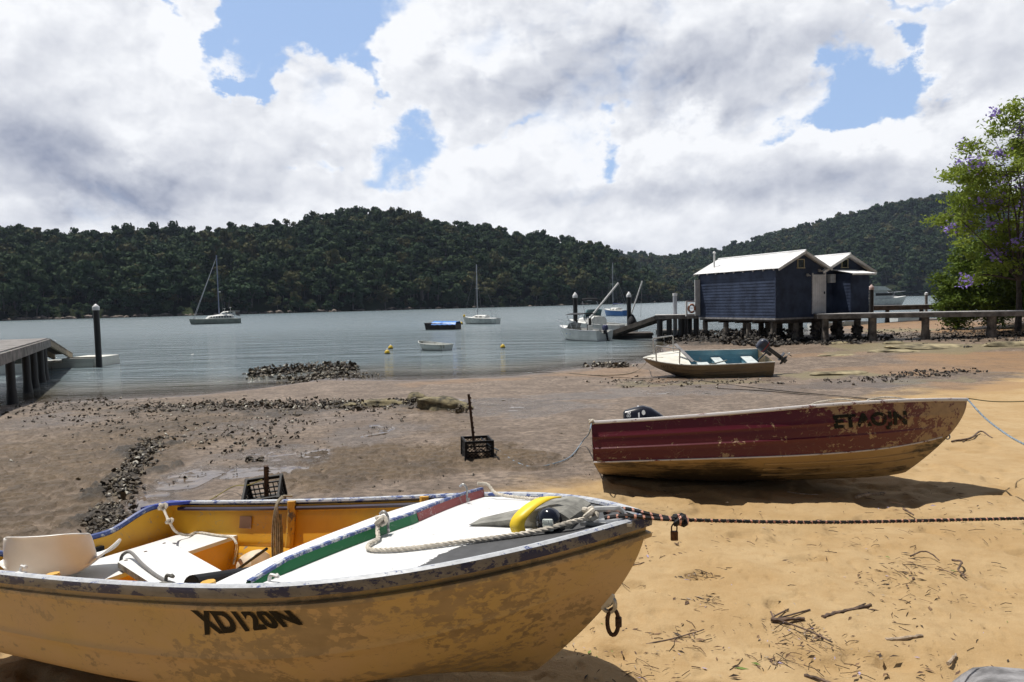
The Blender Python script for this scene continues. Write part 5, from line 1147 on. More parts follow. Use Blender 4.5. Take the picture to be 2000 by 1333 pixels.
def shed(name, label, x0, x1, y0, y1, zb, zw, slope, ov, extra):
    s = thing(name, label, 'shed'); s.matrix_world = SM.copy(); xm = (x0+x1)/2; hw = (x1-x0)/2; za = zw+hw*slope
    tp = lambda f: zw+(1-abs(2*f-1))*(za-zw)
    for nm, a, b_, nr, t_ in (('side_wall', (x0, y1, 0), (x0, y0, 0), (-1, 0, 0), None), ('gable_wall', (x0, y0, 0), (x1, y0, 0), (0, -1, 0), tp), ('side_wall', (x1, y0, 0), (x1, y1, 0), (1, 0, 0), None), ('gable_wall', (x1, y1, 0), (x0, y1, 0), (0, 1, 0), tp)):
        mb = MB(); shed_wall(mb, a, b_, zb, zw, nr, top=t_); a_, c_ = Vector(a), Vector(b_)
        if t_: mb.add([(a_.x, a_.y, zb), (c_.x, c_.y, zb), (c_.x, c_.y, zw), (xm, a_.y, za), (a_.x, a_.y, zw)], [(0, 1, 2, 3, 4)])
        else: mb.add([(a_.x, a_.y, zb), (c_.x, c_.y, zb), (c_.x, c_.y, zw), (a_.x, a_.y, zw)], [(0, 1, 2, 3)])
        mb.build(nm, M_navy, s, fix=False)
    mb = MB()
    for cx, cy in ((x0, y0), (x1, y0), (x0, y1), (x1, y1)): mb = MB(); mb.box((cx+(.01 if cx == x1 else -.01), cy-(.015 if cy == y0 else -.015), (zb+zw)/2), (.07, .07, zw-zb-.02)); mb.build('corner_board', M_navy, s)
    # corrugated roof, two slopes
    e = ov; rows = []; ny = int((y1-y0+.7)/.025)
    for sd_ in (-1, 1):
        rows = []
        for j in range(ny+1):
            y_ = y0-.35+(y1-y0+.7)*j/ny; c = .010*math.sin(j*.025/.076*2*math.pi)
            rows.append([(xm+sd_*(hw+e)*f, y_, za+.10-(hw+e)*f*slope+c) for f in (0, .5, 1)])
        mb = MB(); mb.grid(rows); r_ = mb.build('roof', M_roof, s, smooth=True)
    mb = MB(); mb.tube([(xm, y0-.36, za+.115), (xm, y1+.36, za+.115)], .045, 8); mb.build('ridge_cap', M_roof, s)
    for yy in (y0-.35, y1+.35):
        for sd_ in (-1, 1):
            mb = MB(); mb.beam((xm, yy, za+.02), (xm+sd_*(hw+e), yy, za+.02-(hw+e)*slope), .03, .12); mb.build('barge_board', M_wtrim, s)
    for sd_ in (-1, 1):
        for k in range(9):
            yy = y0+.05+(y1-y0-.1)*k/8; mb = MB(); mb.beam((xm+sd_*(hw+.005), yy, zw+.02), (xm+sd_*(hw+e-.03), yy, zw+.03-(e-.03)*slope), .05, .09); mb.build('rafter_end', M_wtrim, s)
    mb = MB(); mb.box((xm, (y0+y1)/2, zb-.09), (x1-x0, y1-y0, .16)); 
    for k in range(5): mb.box((xm, y0+.3+k*(y1-y0-.6)/4, zb-.24), (x1-x0-.1, .15, .13))
    mb.build('floor_frame', M_dtim, s)
    mb = MB(); mb.box((x0-.02, (y0+y1)/2, zb-.045), (.04, y1-y0+.06, .09)); mb.box((xm, y0-.02, zb-.045), (x1-x0, .04, .09)); mb.build('skirting', pmat('pale_worn_trim', (.30, .29, .29), .7, var=.2), s)
    rr = random.Random(len(label))
    for i in range(3):
        for j in range(4):
            xx, yy = x0+.2+(x1-x0-.4)*i/2, y0+.35+(y1-y0-.6)*j/3; w = SM @ Vector((xx, yy, 0)); g_ = gz(w.x, w.y)
            mb = MB(); r0 = rr.uniform(.13, .18); mb.lathe([(r0*1.35, g_-.4), (r0*1.25, g_+.15), (r0, g_+.5), (r0, zb-.28)], (xx, yy, 0), 12); mb.build('post', M_post, s, smooth=True)
            mb = MB(); 
            for k in range(16): a = rr.uniform(0, 6.3); mb.blob((xx+math.cos(a)*r0*1.3, yy+math.sin(a)*r0*1.3, g_+rr.uniform(0, .55)), (.09, .09, .08), 1, .4, 2, k)
            mb.build('oyster_growth', M_dtim, s, fix=False)['kind'] = 'stuff'
    def window(cx, cz):
        f = MB(); w, h = .40, .40
        f.box((cx-w/2-.02, y0-.035, cz), (.045, .05, h+.09)); f.box((cx+w/2+.02, y0-.035, cz), (.045, .05, h+.09)); f.box((cx, y0-.034, cz+h/2+.02), (w, .05, .045)); f.box((cx, y0-.040, cz-h/2-.02), (w+.14, .07, .045))
        fo = f.build('window', pmat('cream_frame', (.42, .37, .24), .6, var=.1), s); g = MB(); g.box((cx, y0-.030, cz), (w, .006, h)); g.build('pane', M_glassd, fo)
    extra(s, window, x0, x1, y0, y1, zb, zw, za); return s
def ex1(s, window, x0, x1, y0, y1, zb, zw, za):
    window(1.68, 4.28)
    mb = MB(); 
    for k in range(6): mb.box((2.53+.145*k+.07, y0-.04, 2.70), (.140, .035, 2.02), bev=.004)
    mb.box((2.50, y0-.035, 2.72), (.06, .05, 2.14)); mb.box((3.40, y0-.035, 2.72), (.06, .05, 2.14))
    d_ = mb.build('door', pmat('white_door', (.62, .61, .62), .5, var=.10, vscale=2), s)
    h_ = MB(); h_.box((3.30, y0-.075, 2.75), (.05, .03, .14), bev=.005); h_.tube([(3.30, y0-.09, 2.75), (3.22, y0-.10, 2.75)], .012, 6); h_.build('handle', M_black, d_)
    for (xx, zz, nm) in ((2.95, 3.93, 'wall_light'), (2.12, 3.70, 'wall_light')):
        h_ = MB(); h_.box((xx, y0-.05, zz), (.12, .08, .12), bev=.01); h_.tube([(xx, y0-.09, zz), (xx+.10, y0-.17, zz-.06)], .035, 8); h_.tube([(xx, y0-.09, zz), (xx-.10, y0-.17, zz-.06)], .035, 8); h_.build(nm, pmat('grey_fitting', (.40, .38, .35), .5, var=.1), s)
    h_ = MB(); h_.tube([(.6, 5.4, 4.35), (.6, 5.4, 5.25)], .05, 8); h_.lathe([(.08, 5.2), (.09, 5.26), (.02, 5.33)], (.6, 5.4, 0), 10); h_.build('vent_pipe', M_wtrim, s)
shed('boat_shed', 'larger navy weatherboard shed on piles with a long side wall and white door', 0, 3.42, 0, 6.0, 1.50, 4.0, .49, .14, ex1)
def ex2(s, window, x0, x1, y0, y1, zb, zw, za):
    window(4.98, 4.30)
    ls = MB(); a = (4.14, y0-1.15); b_ = (5.45, y0-1.15)
    shed_wall(ls, (4.14, y0, 0), (4.14, y0-1.15, 0), 1.62, 3.74, (-1, 0, 0)); shed_wall(ls, (4.14, y0-1.15, 0), (5.45, y0-1.15, 0), 1.62, 3.62, (0, -1, 0)); shed_wall(ls, (5.45, y0-1.15, 0), (5.45, y0, 0), 1.62, 3.62, (1, 0, 0))
    ls.box((4.795, y0-.575, 2.63), (1.28, 1.12, 2.0)); l_ = ls.build('lean_to', M_navy, s, fix=False)
    rows = [[(4.0+(5.75-4.0)*j/70, y0-1.38+1.36*f, 3.72+.26*f+.009*math.sin(j*1.35)) for f in (0, 1)] for j in range(71)]
    mb = MB(); mb.grid(rows); r_ = mb.build('awning', M_roof, l_); so = r_.modifiers.new('t', 'SOLIDIFY'); so.thickness = .02
    mb = MB(); mb.box((4.875, y0-1.36, 3.665), (1.72, .02, .07)); mb.build('fascia', M_wtrim, l_)
    mb = MB(); mb.box((3.86, y0-.16, 3.50), (.36, .26, .46), bev=.03); mb.build('water_heater', pmat('pale_metal_box', (.42, .44, .46), .4, var=.1), s)
shed('boat_shed', 'smaller navy shed behind, with an awning over its lean-to', 3.50, 6.60, .15, 5.2, 1.50, 3.98, .47, .42, ex2)
# white screen, gate and lifebuoy at the far end of the big shed
def SP(x_, y_, z_): return SM @ Vector((x_, y_, z_))
gt = thing('gate', 'white railing gate beside the left end of the larger shed', 'gate'); gt.matrix_world = SM.copy()
mb = MB(); mb.box((-.20, 5.95, 2.65), (.36, .05, 2.1)); mb.build('screen_panel', M_wtrim, gt)
mb = MB(); mb.box((-1.0, 5.95, 2.02), (.09, .09, .88)); mb.box((-.69, 5.95, 2.44), (.54, .07, .07)); mb.box((-.69, 5.95, 1.66), (.54, .06, .10)); mb.box((-.69, 5.955, 2.05), (.54, .03, .03)); mb.build('rail_frame', M_wtrim, gt)
mb = MB(); c = SP(-.70, 5.84, 2.03); mb.tube([c+(E1*math.cos(a)+Vector((0, 0, 1))*math.sin(a))*.225 for a in np.linspace(0, 2*math.pi, 33)[:-1]], .060, 10, close=True)
o = mb.build('lifebuoy', pmat('faded_orange', (.48, .20, .11), .6, var=.12), None, smooth=True); tag(o, 'faded orange lifebuoy hanging on the white gate', 'lifebuoy')
mb = MB()
for k in range(4): a = math.pi/4+k*math.pi/2; q = c+(E1*math.cos(a)+Vector((0, 0, 1))*math.sin(a))*.225; t_ = (E1*-math.sin(a)+Vector((0, 0, 1))*math.cos(a)); mbx = MB(); mbx.tube([q-t_*.035, q+t_*.035], .068, 10); mbx.build('band', M_wplas, o)
# ================================================================== decks, gangways, pontoons
def deck_thing(name, label, cat, near, far, w, z, th, mats, posts, pr=.16, bulge=True, slats=.14, zpost=None, side=None):
    """near/far: end points of the walking line (x,y); w: width to the left of it"""
    a, b = Vector((*near, z if not isinstance(z, tuple) else z[0])), Vector((*far, z if not isinstance(z, tuple) else z[1])); d_ = (b-a); L = d_.length; d_.normalize(); n_ = Vector((-d_.y, d_.x, 0)).normalized()
    t = thing(name, label, cat); mb = MB(); k = 0; s = 0
    while s < L-.01:
        w_ = min(slats-.008, L-s); c = a+d_*(s+w_/2)+n_*(w/2); mb.beam(a+d_*(s+w_/2), a+d_*(s+w_/2)+n_*w, w_, .035, up=(0, 0, 1)) ; s += slats
    mb.build('decking', mats[0], t)
    for o_ in (.06, w/2, w-.06):
        mb = MB(); mb.beam(a+n_*o_-Vector((0, 0, th/2+.02)), b+n_*o_-Vector((0, 0, th/2+.02)), .09, th); mb.build('bearer', mats[1], t)
    for (f, o_) in posts:
        q = a+d_*(L*f)+n_*(w*o_); g_ = min(gz(q.x, q.y), 0.5); zt = q.z-.04-th*.2; mb = MB(); mb.lathe([(pr*1.35, g_-.5), (pr*1.3, max(g_, -.1)+.12), (pr*1.02, max(g_, -.1)+.45), (pr, zt)], (q.x, q.y, 0), 12); mb.build('post', mats[2], t, smooth=True)
    return t
deck_thing('boardwalk', 'long grey timber boardwalk running right from the sheds on round posts', 'boardwalk', (27.5, 30.6), (15.35, 34.25), -1.25, 1.67, .21, (pmat('silver_decking', (.42, .41, .40), .8, var=.15, vscale=2), M_gtim, M_post),
           [(.40, .1), (.38, .85), (.62, .1), (.60, .85), (.80, .1), (.79, .85), (.97, .1), (.96, .85), (.17, .1), (.16, .85)])
deck_thing('jetty', 'second jetty behind the boardwalk, left of the green bushes', 'jetty', (41, 47.5), (24.2, 48.2), -1.4, 1.78, .30, (M_gtim, M_dtim, M_pblack), [(.98, .1), (.86, .1), (.72, .1), (.55, .1), (.4, .1), (.2, .1)], .13)
deck_thing('landing', 'short grey timber landing left of the larger shed', 'jetty', (11.9, 41.6), (8.9, 42.2), -2.0, 1.62, .22, (MATS['silver_decking'], M_gtim, M_pblack), [(.92, .05), (.73, .05), (.90, .95), (.5, .05), (.42, .1), (.2, .1), (.3, .9)], .17)
deck_thing('gangway', 'dark sloping gangway from the landing down to the low pontoon', 'gangway', (8.95, 42.3), (6.55, 45.6), -1.0, (1.60, .52), .26, (M_dtim, M_dtim, M_dtim), [], .1)
def pontoon(name, label, c, d, rz, mats):
    t = thing(name, label, 'pontoon', (c[0], c[1], 0), (0, 0, rz)); mb = MB(); mb.box((0, 0, .10), (d[0]-.1, d[1]-.1, .42), bev=.03); mb.build('float', mats[0], t)
    mb = MB(); n_ = int(d[0]/.15)
    for k in range(n_): mb.box((-d[0]/2+.075+k*d[0]/n_, 0, .35), (d[0]/n_-.012, d[1], .05))
    mb.build('decking', mats[1], t)
    mb = MB(); mb.box((0, -d[1]/2, .28), (d[0]+.04, .06, .14)); mb.build('fender_board', mats[1], t); return t
pontoon('pontoon', 'low dark pontoon at the foot of the sloping gangway', (7.6, 47.0), (4.0, 2.2), rad(-6), (M_pblack, M_dtim))
pt = pontoon('pontoon', 'small low pontoon seen between the posts below the lifebuoy', (12.2, 50), (3.0, 2), 0, (M_pblack, M_gtim))
# left jetty group
deck_thing('jetty', 'grey plank jetty with dark posts entering from the left edge', 'jetty', (-18.3, 26.9), (-12.2, 15.6), -2.2, 1.62, .30, (pmat('silver_decking_b', (.20, .185, .175), .8, var=.2, vscale=2), M_gtim, M_pblack), [(.02, .06), (.10, .06), (.17, .93), (.25, .06), (.33, .93), (.38, .06), (.5, .9), (.62, .06)], .115)
deck_thing('gangway', 'short ramp from the end of the left jetty down to the white pontoon', 'gangway', (-18.35, 27.1), (-22.3, 34.6), 1.6, (1.60, .55), .24, (M_gtim, pmat('tan_bearer', (.26, .21, .14), .8, var=.25), M_dtim), [])
pw = thing('pontoon', 'white pontoon with rust streaks beside the left mooring pile', 'pontoon', (-23.2, 33.4, 0), (0, 0, rad(2)))
M_pw = worn('rust_streaked_white', (.62, .62, .56), (.30, .16, .07), 1.1, .66, .05, .6, .7, stretch=(1.6, 1, .25))
mb = MB(); mb.box((0, 0, .08), (6.6, 2.2, .36), bev=.03); mb.build('float', M_pw, pw); mb = MB(); mb.box((2.5, 0, .34), (1.55, 2.15, .22), bev=.02); mb.build('buoyancy_box', M_pw, pw); mb = MB(); mb.box((-1.7, 0, .30), (3.0, 2.1, .12), bev=.02); mb.build('buoyancy_box', M_pw, pw)
mb = MB(); mb.box((2.6, -1.0, .475), (1.3, .08, .05)); mb.build('capping', M_gtim, pw)
# mooring piles
def pile(label, u, Y, vtop, r, mat, cap, capmat, zb_=-1.8):
    tp = PY(u, vtop, Y); t = thing('mooring_pile', label, 'pile', (tp.x, tp.y, 0), group='mooring piles')
    mb = MB(); mb.lathe([(r, zb_), (r, tp.z-cap)], (0, 0, 0), 16); mb.build('sleeve', mat, t, smooth=True)
    mb = MB(); zc = tp.z-cap; mb.lathe([(r*1.12, zc-.14), (r*1.16, zc), (r*1.12, zc+.03), (r*.45, zc+cap*.75), (r*.1, tp.z)], (0, 0, 0), 16); mb.build('cap', capmat, t, smooth=True)
    return t
pile('black mooring pile with a pointed white cap, leftmost, by the white pontoon', 187, 32.4, 594, .135, M_pblack, .16, M_wplas)
pile('black mooring pile with a white cap behind the small moored runabout', 1123, 48.0, 571, .155, M_pblack, .26, M_wplas)
pile('black mooring pile with a white cap right of the outboard cover', 1228, 48.6, 570, .155, M_pblack, .26, M_wplas)
pile('grey flat-topped pile standing beside the short landing', 1318, 43.6, 573, .13, pmat('grey_pile', (.40, .42, .46), .6, var=.15, vscale=2), .04, M_wplas)
pile('black mooring pile with a faded pink cap right of the smaller shed', 1702, 45.5, 556, .14, M_pblack, .22, pmat('faded_pink_cap', (.50, .36, .33), .6, var=.1))
pile('thin grey pile at the left edge of the green bushes', 1809, 52, 571, .10, M_gtim, .08, M_wplas)
# ================================================================== vegetation
def tree(name, label, cat, base, targets, mleaf, mbark, nleaf, lsz, r0, flowers=None, mflow=None, seed=0, spread=.5, group=None):
    rr = random.Random(seed); t = thing(name, label, cat, base, group=group); mb = MB(); V = []; F = []; FV = []; FF = []
    fork = Vector((0, 0, targets[0][3] if len(targets[0]) > 3 else 1.5))
    mb.tube(spline([Vector((0, 0, -.3)), Vector((.05, 0, fork.z*.5)), fork], 4), [r0*1.25]*3+[r0*1.05]*3+[r0*.9]*3, 8)
    T = [Vector(q[:3]) for q in targets]; mains = []
    idx = list(range(len(T))); rr.shuffle(idx); nm_ = max(4, len(T)//9)
    for i in idx[:nm_]:
        e = T[i]; m = fork.lerp(e, .45)+Vector((rr.gauss(0, .25), rr.gauss(0, .25), rr.uniform(.1, .5))); P = spline([fork, m, e], 6); mb.tube(P, [r0*.55*(1-.85*k/(len(P)-1)) for k in range(len(P))], 6); mains += P[3:]
    for i in idx[nm_:]:
        e = T[i]; s = min(mains, key=lambda q: (q-e).length+.6*max(0, q.z-e.z)); m = s.lerp(e, .5)+Vector((rr.gauss(0, .12), rr.gauss(0, .12), rr.uniform(0, .25))); P = spline([s, m, e], 4); mb.tube(P, [r0*.16*(1-.8*k/(len(P)-1)) for k in range(len(P))], 5)
    mb.build('trunk', mbark, t, smooth=True, fix=False)
    def leaf(V_, F_, c, s, asp=.4):
        n_ = Vector((rr.gauss(0, .6), rr.gauss(0, .6), rr.gauss(.6, .5))).normalized(); a = n_.orthogonal().normalized(); a.rotate(Matrix.Rotation(rr.uniform(0, 6.3), 3, n_)); b_ = n_.cross(a)*asp
        k = len(V_); V_ += [c-a*s, c+b_*s, c+a*s*.9-n_*s*.25, c-b_*s]; F_.append((k, k+1, k+2, k+3))
    for e in T:
        sc_ = rr.uniform(.6, 1.2)
        for _ in range(int(nleaf*sc_)):
            d_ = Vector((rr.gauss(0, 1), rr.gauss(0, 1), rr.gauss(0, .62))); leaf(V, F, e+d_*spread*sc_*.62, lsz*rr.uniform(.6, 1.3))
        if flowers and rr.random() < flowers:
            o_ = e+Vector((rr.gauss(0, .5), -abs(rr.gauss(0, .4)), rr.gauss(.1, .35)))
            for _ in range(int(nleaf*.42)): leaf(FV, FF, o_+Vector((rr.gauss(0, 1), rr.gauss(0, 1), rr.gauss(0, 1)))*spread*.42, lsz*rr.uniform(.5, .9), .7)
    me = bpy.data.meshes.new('crown'); me.from_pydata(V, [], F); me.update(); link('crown', me, mleaf, t)
    if FV: me = bpy.data.meshes.new('blossom'); me.from_pydata(FV, [], FF); me.update(); link('blossom', me, mflow, t)
    return t
rr = random.Random(5)
M_jl = leafmat('jacaranda_leaf', (.21, .28, .040), (.30, .37, .065), (.15, .21, .030), .45, rand=False); M_jf = leafmat('jacaranda_blossom', (.34, .25, .66), (.42, .32, .74), (.24, .17, .52), .35, rand=False)
M_ml = leafmat('mangrove_leaf', (.070, .115, .016), (.12, .18, .028), (.17, .23, .035), .25, rand=False); M_jb = pmat('dark_bark', (.07, .055, .042), .9, var=.3, vscale=6)
tg = []
JC = Vector((27.0, 34.5)); base_j = Vector((25.6, 34.5, gz(25.6, 34.5)))
while len(tg) < 330:
    d_ = Vector((rr.uniform(-1, 1), rr.uniform(-1, 1), rr.uniform(-1, 1)))
    if d_.length > 1: continue
    k = .80+.30*math.sin(d_.x*7+1)*math.cos(d_.z*6+d_.y*3)
    if d_.length > k or d_.length < .45: continue
    x_, y_, z_ = d_.x*5.9, d_.y*4.2, d_.z*5.0+7.3-base_j.z
    if z_ < 2.2 and x_ < -2: continue
    tg.append((x_+2.1, y_, z_, 2.6))
for (u, v) in ((1862, 340), (1872, 335), (1880, 350), (1892, 330), (1900, 345), (1915, 318), (1890, 290), (1905, 283), (1925, 300), (1940, 262), (1955, 240), (1972, 215), (1985, 205), (1995, 225), (1868, 388), (1882, 395), (1876, 430), (1888, 450), (1880, 472), (1895, 500), (1900, 420), (1910, 385), (1920, 360), (1930, 330), (1850, 345), (1900, 545), (1920, 520)):
    p = PY(u, v, 34.2+rr.uniform(-1, 1)); tg.append((p.x-base_j.x, p.y-base_j.y, p.z-base_j.z, 2.6))
tree('jacaranda_tree', 'tall jacaranda with light green leaves and purple blossom at the right edge', 'tree', base_j, tg, M_jl, M_jb, 120, .120, .12, .34, M_jf, 3, .46)
def bush(label, cx, cy, rx, ry, z0, z1, n_, seed, name='mangrove_bush'):
    r_ = random.Random(seed); T_ = []; b_ = Vector((cx, cy, gz(cx, cy)))
    while len(T_) < n_:
        d_ = Vector((r_.uniform(-1, 1), r_.uniform(-1, 1), r_.uniform(-1, 1)))
        if d_.length > .85+.25*math.sin(d_.x*8+seed)*math.cos(d_.z*7) or d_.length < .4: continue
        T_.append((d_.x*rx, d_.y*ry, (z0+z1)/2+d_.z*(z1-z0)/2-b_.z, .7))
    tree(name, label, 'bush', b_, T_, M_ml, M_jb, 115, .115, .09, seed=seed, spread=.42, group='mangrove bushes behind the boardwalk')
bush('small rounded mangrove bush, leftmost behind the boardwalk', 25.1, 38.5, 1.0, 1.1, .7, 3.4, 60, 1)
bush('large dark mangrove bush below the jacaranda crown', 27.0, 38.2, 2.7, 2.0, .8, 6.0, 230, 2)
bush('mangrove bush cut by the right edge of the photo', 30.6, 39.5, 2.2, 2.0, .8, 5.2, 140, 4)
# ================================================================== boats afloat
def place(o, x, y, yaw, z=0): o.matrix_world = Matrix.Translation((x, y, z)) @ Matrix.Rotation(yaw, 4, 'Z')
M_gel = pmat('white_gelcoat', (.68, .68, .65), .35, var=.08, vscale=2); M_gel2 = pmat('aged_white_hull', (.56, .58, .55), .45, var=.15, vscale=2)
M_mast = pmat('mast_alloy', (.40, .42, .45), .35, metal=.5, var=.05); M_wire = pmat('rigging_wire', (.28, .28, .28), .5, var=0)
M_smoke = pmat('smoked_glass', (.02, .025, .03), .08, var=0); M_canvas = pmat('black_canvas', (.020, .020, .024), .8, var=.15)
def cyl(name, pts, r, mat, parent, n=6): mb = MB(); mb.tube(pts, r, n); return mb.build(name, mat, parent, smooth=True)
def cabin(parent, mat, L, secs, name='cabin'):
    """secs: list of (x, halfwidth, z0, z1)"""
    rows = []
    for (x, w, z0, z1) in secs: rows.append([(x, -w, z0), (x, -w*.88, z0+(z1-z0)*.75), (x, -w*.6, z1), (x, 0, z1+.03), (x, w*.6, z1), (x, w*.88, z0+(z1-z0)*.75), (x, w, z0)])
    mb = MB(); mb.grid(rows); mb.add(rows[0], [tuple(range(7))]); mb.add(rows[-1], [tuple(range(7))]); return mb.build(name, mat, parent)
def sloop(label, x, y, yaw, L, B, H, mh, ms, hullmat, bootmat, stripemat, extra=None, boomcover=None):
    t = thing('sailing_boat', label, 'sailboat'); place(t, x, y, yaw); T = Tinny((L, B, .45, 1.9, .55, H, H*.28, L*.10), (0, 0, 0, 0, 0, 0), cb=.80, vc=.4, zcf=.25, rnd=6)
    h = T.skin([hullmat], None, t); h.location.z = -.22; h.data.materials.append(stripemat)
    for p in h.data.polygons:
        if p.center.z > H*.86+p.center.x/L*H*.25: p.material_index = 1
    tr = T.transom(hullmat, t); tr.location.z = -.22
    dk = T.deck([M_gel], t, .02, .06, name='deck'); dk.location.z = -.22; zd = H-.22
    cabin(t, M_gel, L, [(L*.30, B*.62, zd, zd+.38), (L*.36, B*.62, zd, zd+.42), (L*.58, B*.55, zd+.02, zd+.42), (L*.72, B*.35, zd+.06, zd+.20), (L*.76, B*.2, zd+.08, zd+.12)])
    for s_ in (1, -1):
        for k in range(2): mb = MB(); mb.box((L*(.42+.12*k), s_*B*.60, zd+.22), (L*.07, .03, .12), bev=.01); mb.build('window', M_smoke, t)
    mx_ = L*.58; cyl('mast', [(mx_, 0, zd+.3), (mx_-.05, 0, mh)], .055, M_mast, t); cyl('spreader', [(mx_-.02, -B*.45, mh*.60), (mx_-.02, B*.45, mh*.60)], .02, M_mast, t)
    for nm, a, b_ in (('forestay', (L*.97, 0, zd+.25), (mx_, 0, mh*.96)), ('backstay', (.05, 0, zd+.1), (mx_, 0, mh*.98)), ('shroud', (mx_-.1, B*.95, zd), (mx_-.03, 0, mh*.9)), ('shroud', (mx_-.1, -B*.95, zd), (mx_-.03, 0, mh*.9))): cyl(nm, [a, b_], .009, M_wire, t, 4)
    cyl('boom', [(mx_-.05, 0, zd+.95), (L*.10, 0, zd+1.05)], .04, M_mast, t)
    if boomcover: cyl('sail_cover', [(mx_-.05, 0, zd+1.35), (mx_-.12, 0, zd+1.05), (mx_-.9, 0, zd+1.08), (L*.14, 0, zd+1.12)], [.07, .13, .12, .05], boomcover, t, 8)
    for nm, xs_ in (('pulpit', (L*.80, L*.98)), ('pushpit', (.04, L*.10))):
        mb = MB(); w0, w1 = T.bz(xs_[0]/L)[0]*.95, max(T.bz(min(xs_[1]/L, .99))[0]*.8, .08)
        zt = zd+.62; mb.tube([(xs_[0], -w0, zt), (xs_[1], -w1, zt+.05), (xs_[1], w1, zt+.05), (xs_[0], w0, zt)], .014, 5)
        for (a, w) in ((xs_[0], w0), (xs_[1], w1)):
            for s_ in (1, -1): mb.tube([(a, s_*w, zd+.02), (a, s_*w, zt+.02)], .012, 5)
        mb.build(nm, M_mast, t, smooth=True)
    if extra: extra(t, zd, L, B, mx_)
    return t
def ex_w(t, zd, L, B, mx_):
    cyl('boom_crutch', [(L*.15, 0, zd), (L*.22, 0, zd+1.25)], .02, M_mast, t); cyl('mooring_strop', [(L*.99, 0, zd+.2), (L+.25, 0, -.05)], .012, M_wire, t, 4); mb = MB(); mb.blob((L*.95, .12, zd+.35), (.16, .16, .2), 2, .05); mb.build('fender', pmat('buoy_yellow', (.62, .42, .02), .45, var=.1), t, smooth=True)
a = PZ(905, 634, 0); b_ = PZ(972, 632.5, 0)
sloop('white sloop with a bare mast moored in mid river, right of the blue-covered barge', b_.x+.1, b_.y-1.3, math.atan2(a.y+1.6-(b_.y-1.3), a.x-b_.x), 5.6, .95, .92, 7.6, 0, M_gel2, M_gel, M_gel, ex_w)
sloop('blue hulled sloop seen over the pontoon, between the two white-capped piles', 18.9, 113.0, math.radians(115), 6.4, 1.15, 1.15, 9.0, 0, pmat('bright_blue_hull', (.035, .15, .42), .35, var=.08), M_gel, M_gel, None, pmat('navy_cover', (.015, .03, .10), .8, var=.1))
# catamaran
ct = thing('catamaran', 'large grey catamaran with a white cabin and tall mast on the left', 'catamaran'); CY = 126.0; pL = PY(378, 628, CY+2.5); pR = PY(474, 626, CY-2)
yawc = math.radians(210); place(ct, -51.2, 128.5, yawc); ct.matrix_world = ct.matrix_world @ Matrix.Scale(.75, 4); CL = 11.2
M_cat = pmat('grey_green_hull', (.23, .25, .22), .5, var=.12, vscale=1)
for s_ in (1, -1):
    T = Tinny((CL, .62, .45, 2.0, .7, 1.45, .12, .5), (0, 0, 0, 0, 0, 0), cb=.85, vc=.35, zcf=.3, rnd=6); h = T.skin([M_cat], None, ct); h.location = (0, s_*2.3, -.25); T.transom(M_cat, ct).location = (0, s_*2.3, -.25); T.deck([M_cat], ct, .02, .04, name='deck').location = (0, s_*2.3, -.25)
mb = MB(); mb.box((3.9, 0, .98), (7.6, 4.0, .42), bev=.05); mb.build('bridge_deck', M_cat, ct)
mb = MB(); mb.box((9.7, 0, 1.22), (.22, 4.2, .16)); mb.build('crossbeam', M_cat, ct)
cb_ = cabin(ct, M_gel, CL, [(1.5, 2.3, 1.15, 2.1), (2.0, 2.35, 1.15, 2.30), (4.8, 2.35, 1.15, 2.25), (7.0, 2.2, 1.15, 1.95), (7.7, 1.9, 1.15, 1.35)])
for s_ in (1, -1):
    for k in range(8): mb = MB(); mb.box((2.35+k*.62, s_*2.24, 1.68), (.36 if k < 5 else .26, .10, .34), bev=.02); mb.build('window', M_smoke, cb_)
wh = cabin(ct, M_gel, CL, [(1.0, 1.35, 2.2, 2.95), (1.6, 1.4, 2.2, 3.0), (3.6, 1.35, 2.2, 2.95), (4.3, 1.2, 2.2, 2.5)], 'wheelhouse')
for k in range(3): mb = MB(); mb.box((1.9+k*.6, 1.27, 2.72), (.42, .1, .26)); mb.build('window', M_smoke, wh)
mb = MB(); mb.box((1.3, 0, 3.02), (2.6, 2.9, .07), bev=.02); mb.build('wheelhouse_roof', M_gel, ct)
mh = PY(440, 498, CY).z/.75; cyl('mast', [(4.6, 0, 2.3), (4.6, 0, mh)], .13, pmat('grey_blue_mast', (.20, .23, .32), .4, var=.05), ct, 8)
for s_ in (1, -1): cyl('forestay', [(10.4, s_*1.4, 1.3), (4.75, 0, mh-.8)], .055, M_mast, ct, 5)
for s_ in (1, -1): cyl('shroud', [(3.2, s_*2.6, 1.3), (4.55, 0, mh*.85)], .012, M_wire, ct, 4)
mb = MB(); mb.lathe([(.22, 0), (.28, .1), (.22, .22)], (4.3, 0, mh*.46), 10); mb.build('radar', M_gel, ct)
for (x_, y_, h_) in ((3.4, .3, .7), (1.9, -.4, .95)): mb = MB(); mb.tube([(x_, y_, 3.0), (x_, y_, 3.0+h_)], .03, 6); mb.box((x_, y_, 3.0+h_), (.5, .12, .1), bev=.02); mb.build('aerial', M_gel, ct)
cyl('stern_rail', [(.2, -2.7, 1.25), (.2, -2.7, 1.95), (.2, 2.7, 1.95), (.2, 2.7, 1.25)], .03, M_mast, ct); mb = MB(); mb.tube([(.1, 2.1, 1.9), (.9, 2.4, 2.1)], .14, 8); mb.build('inflatable', M_canvas, ct)
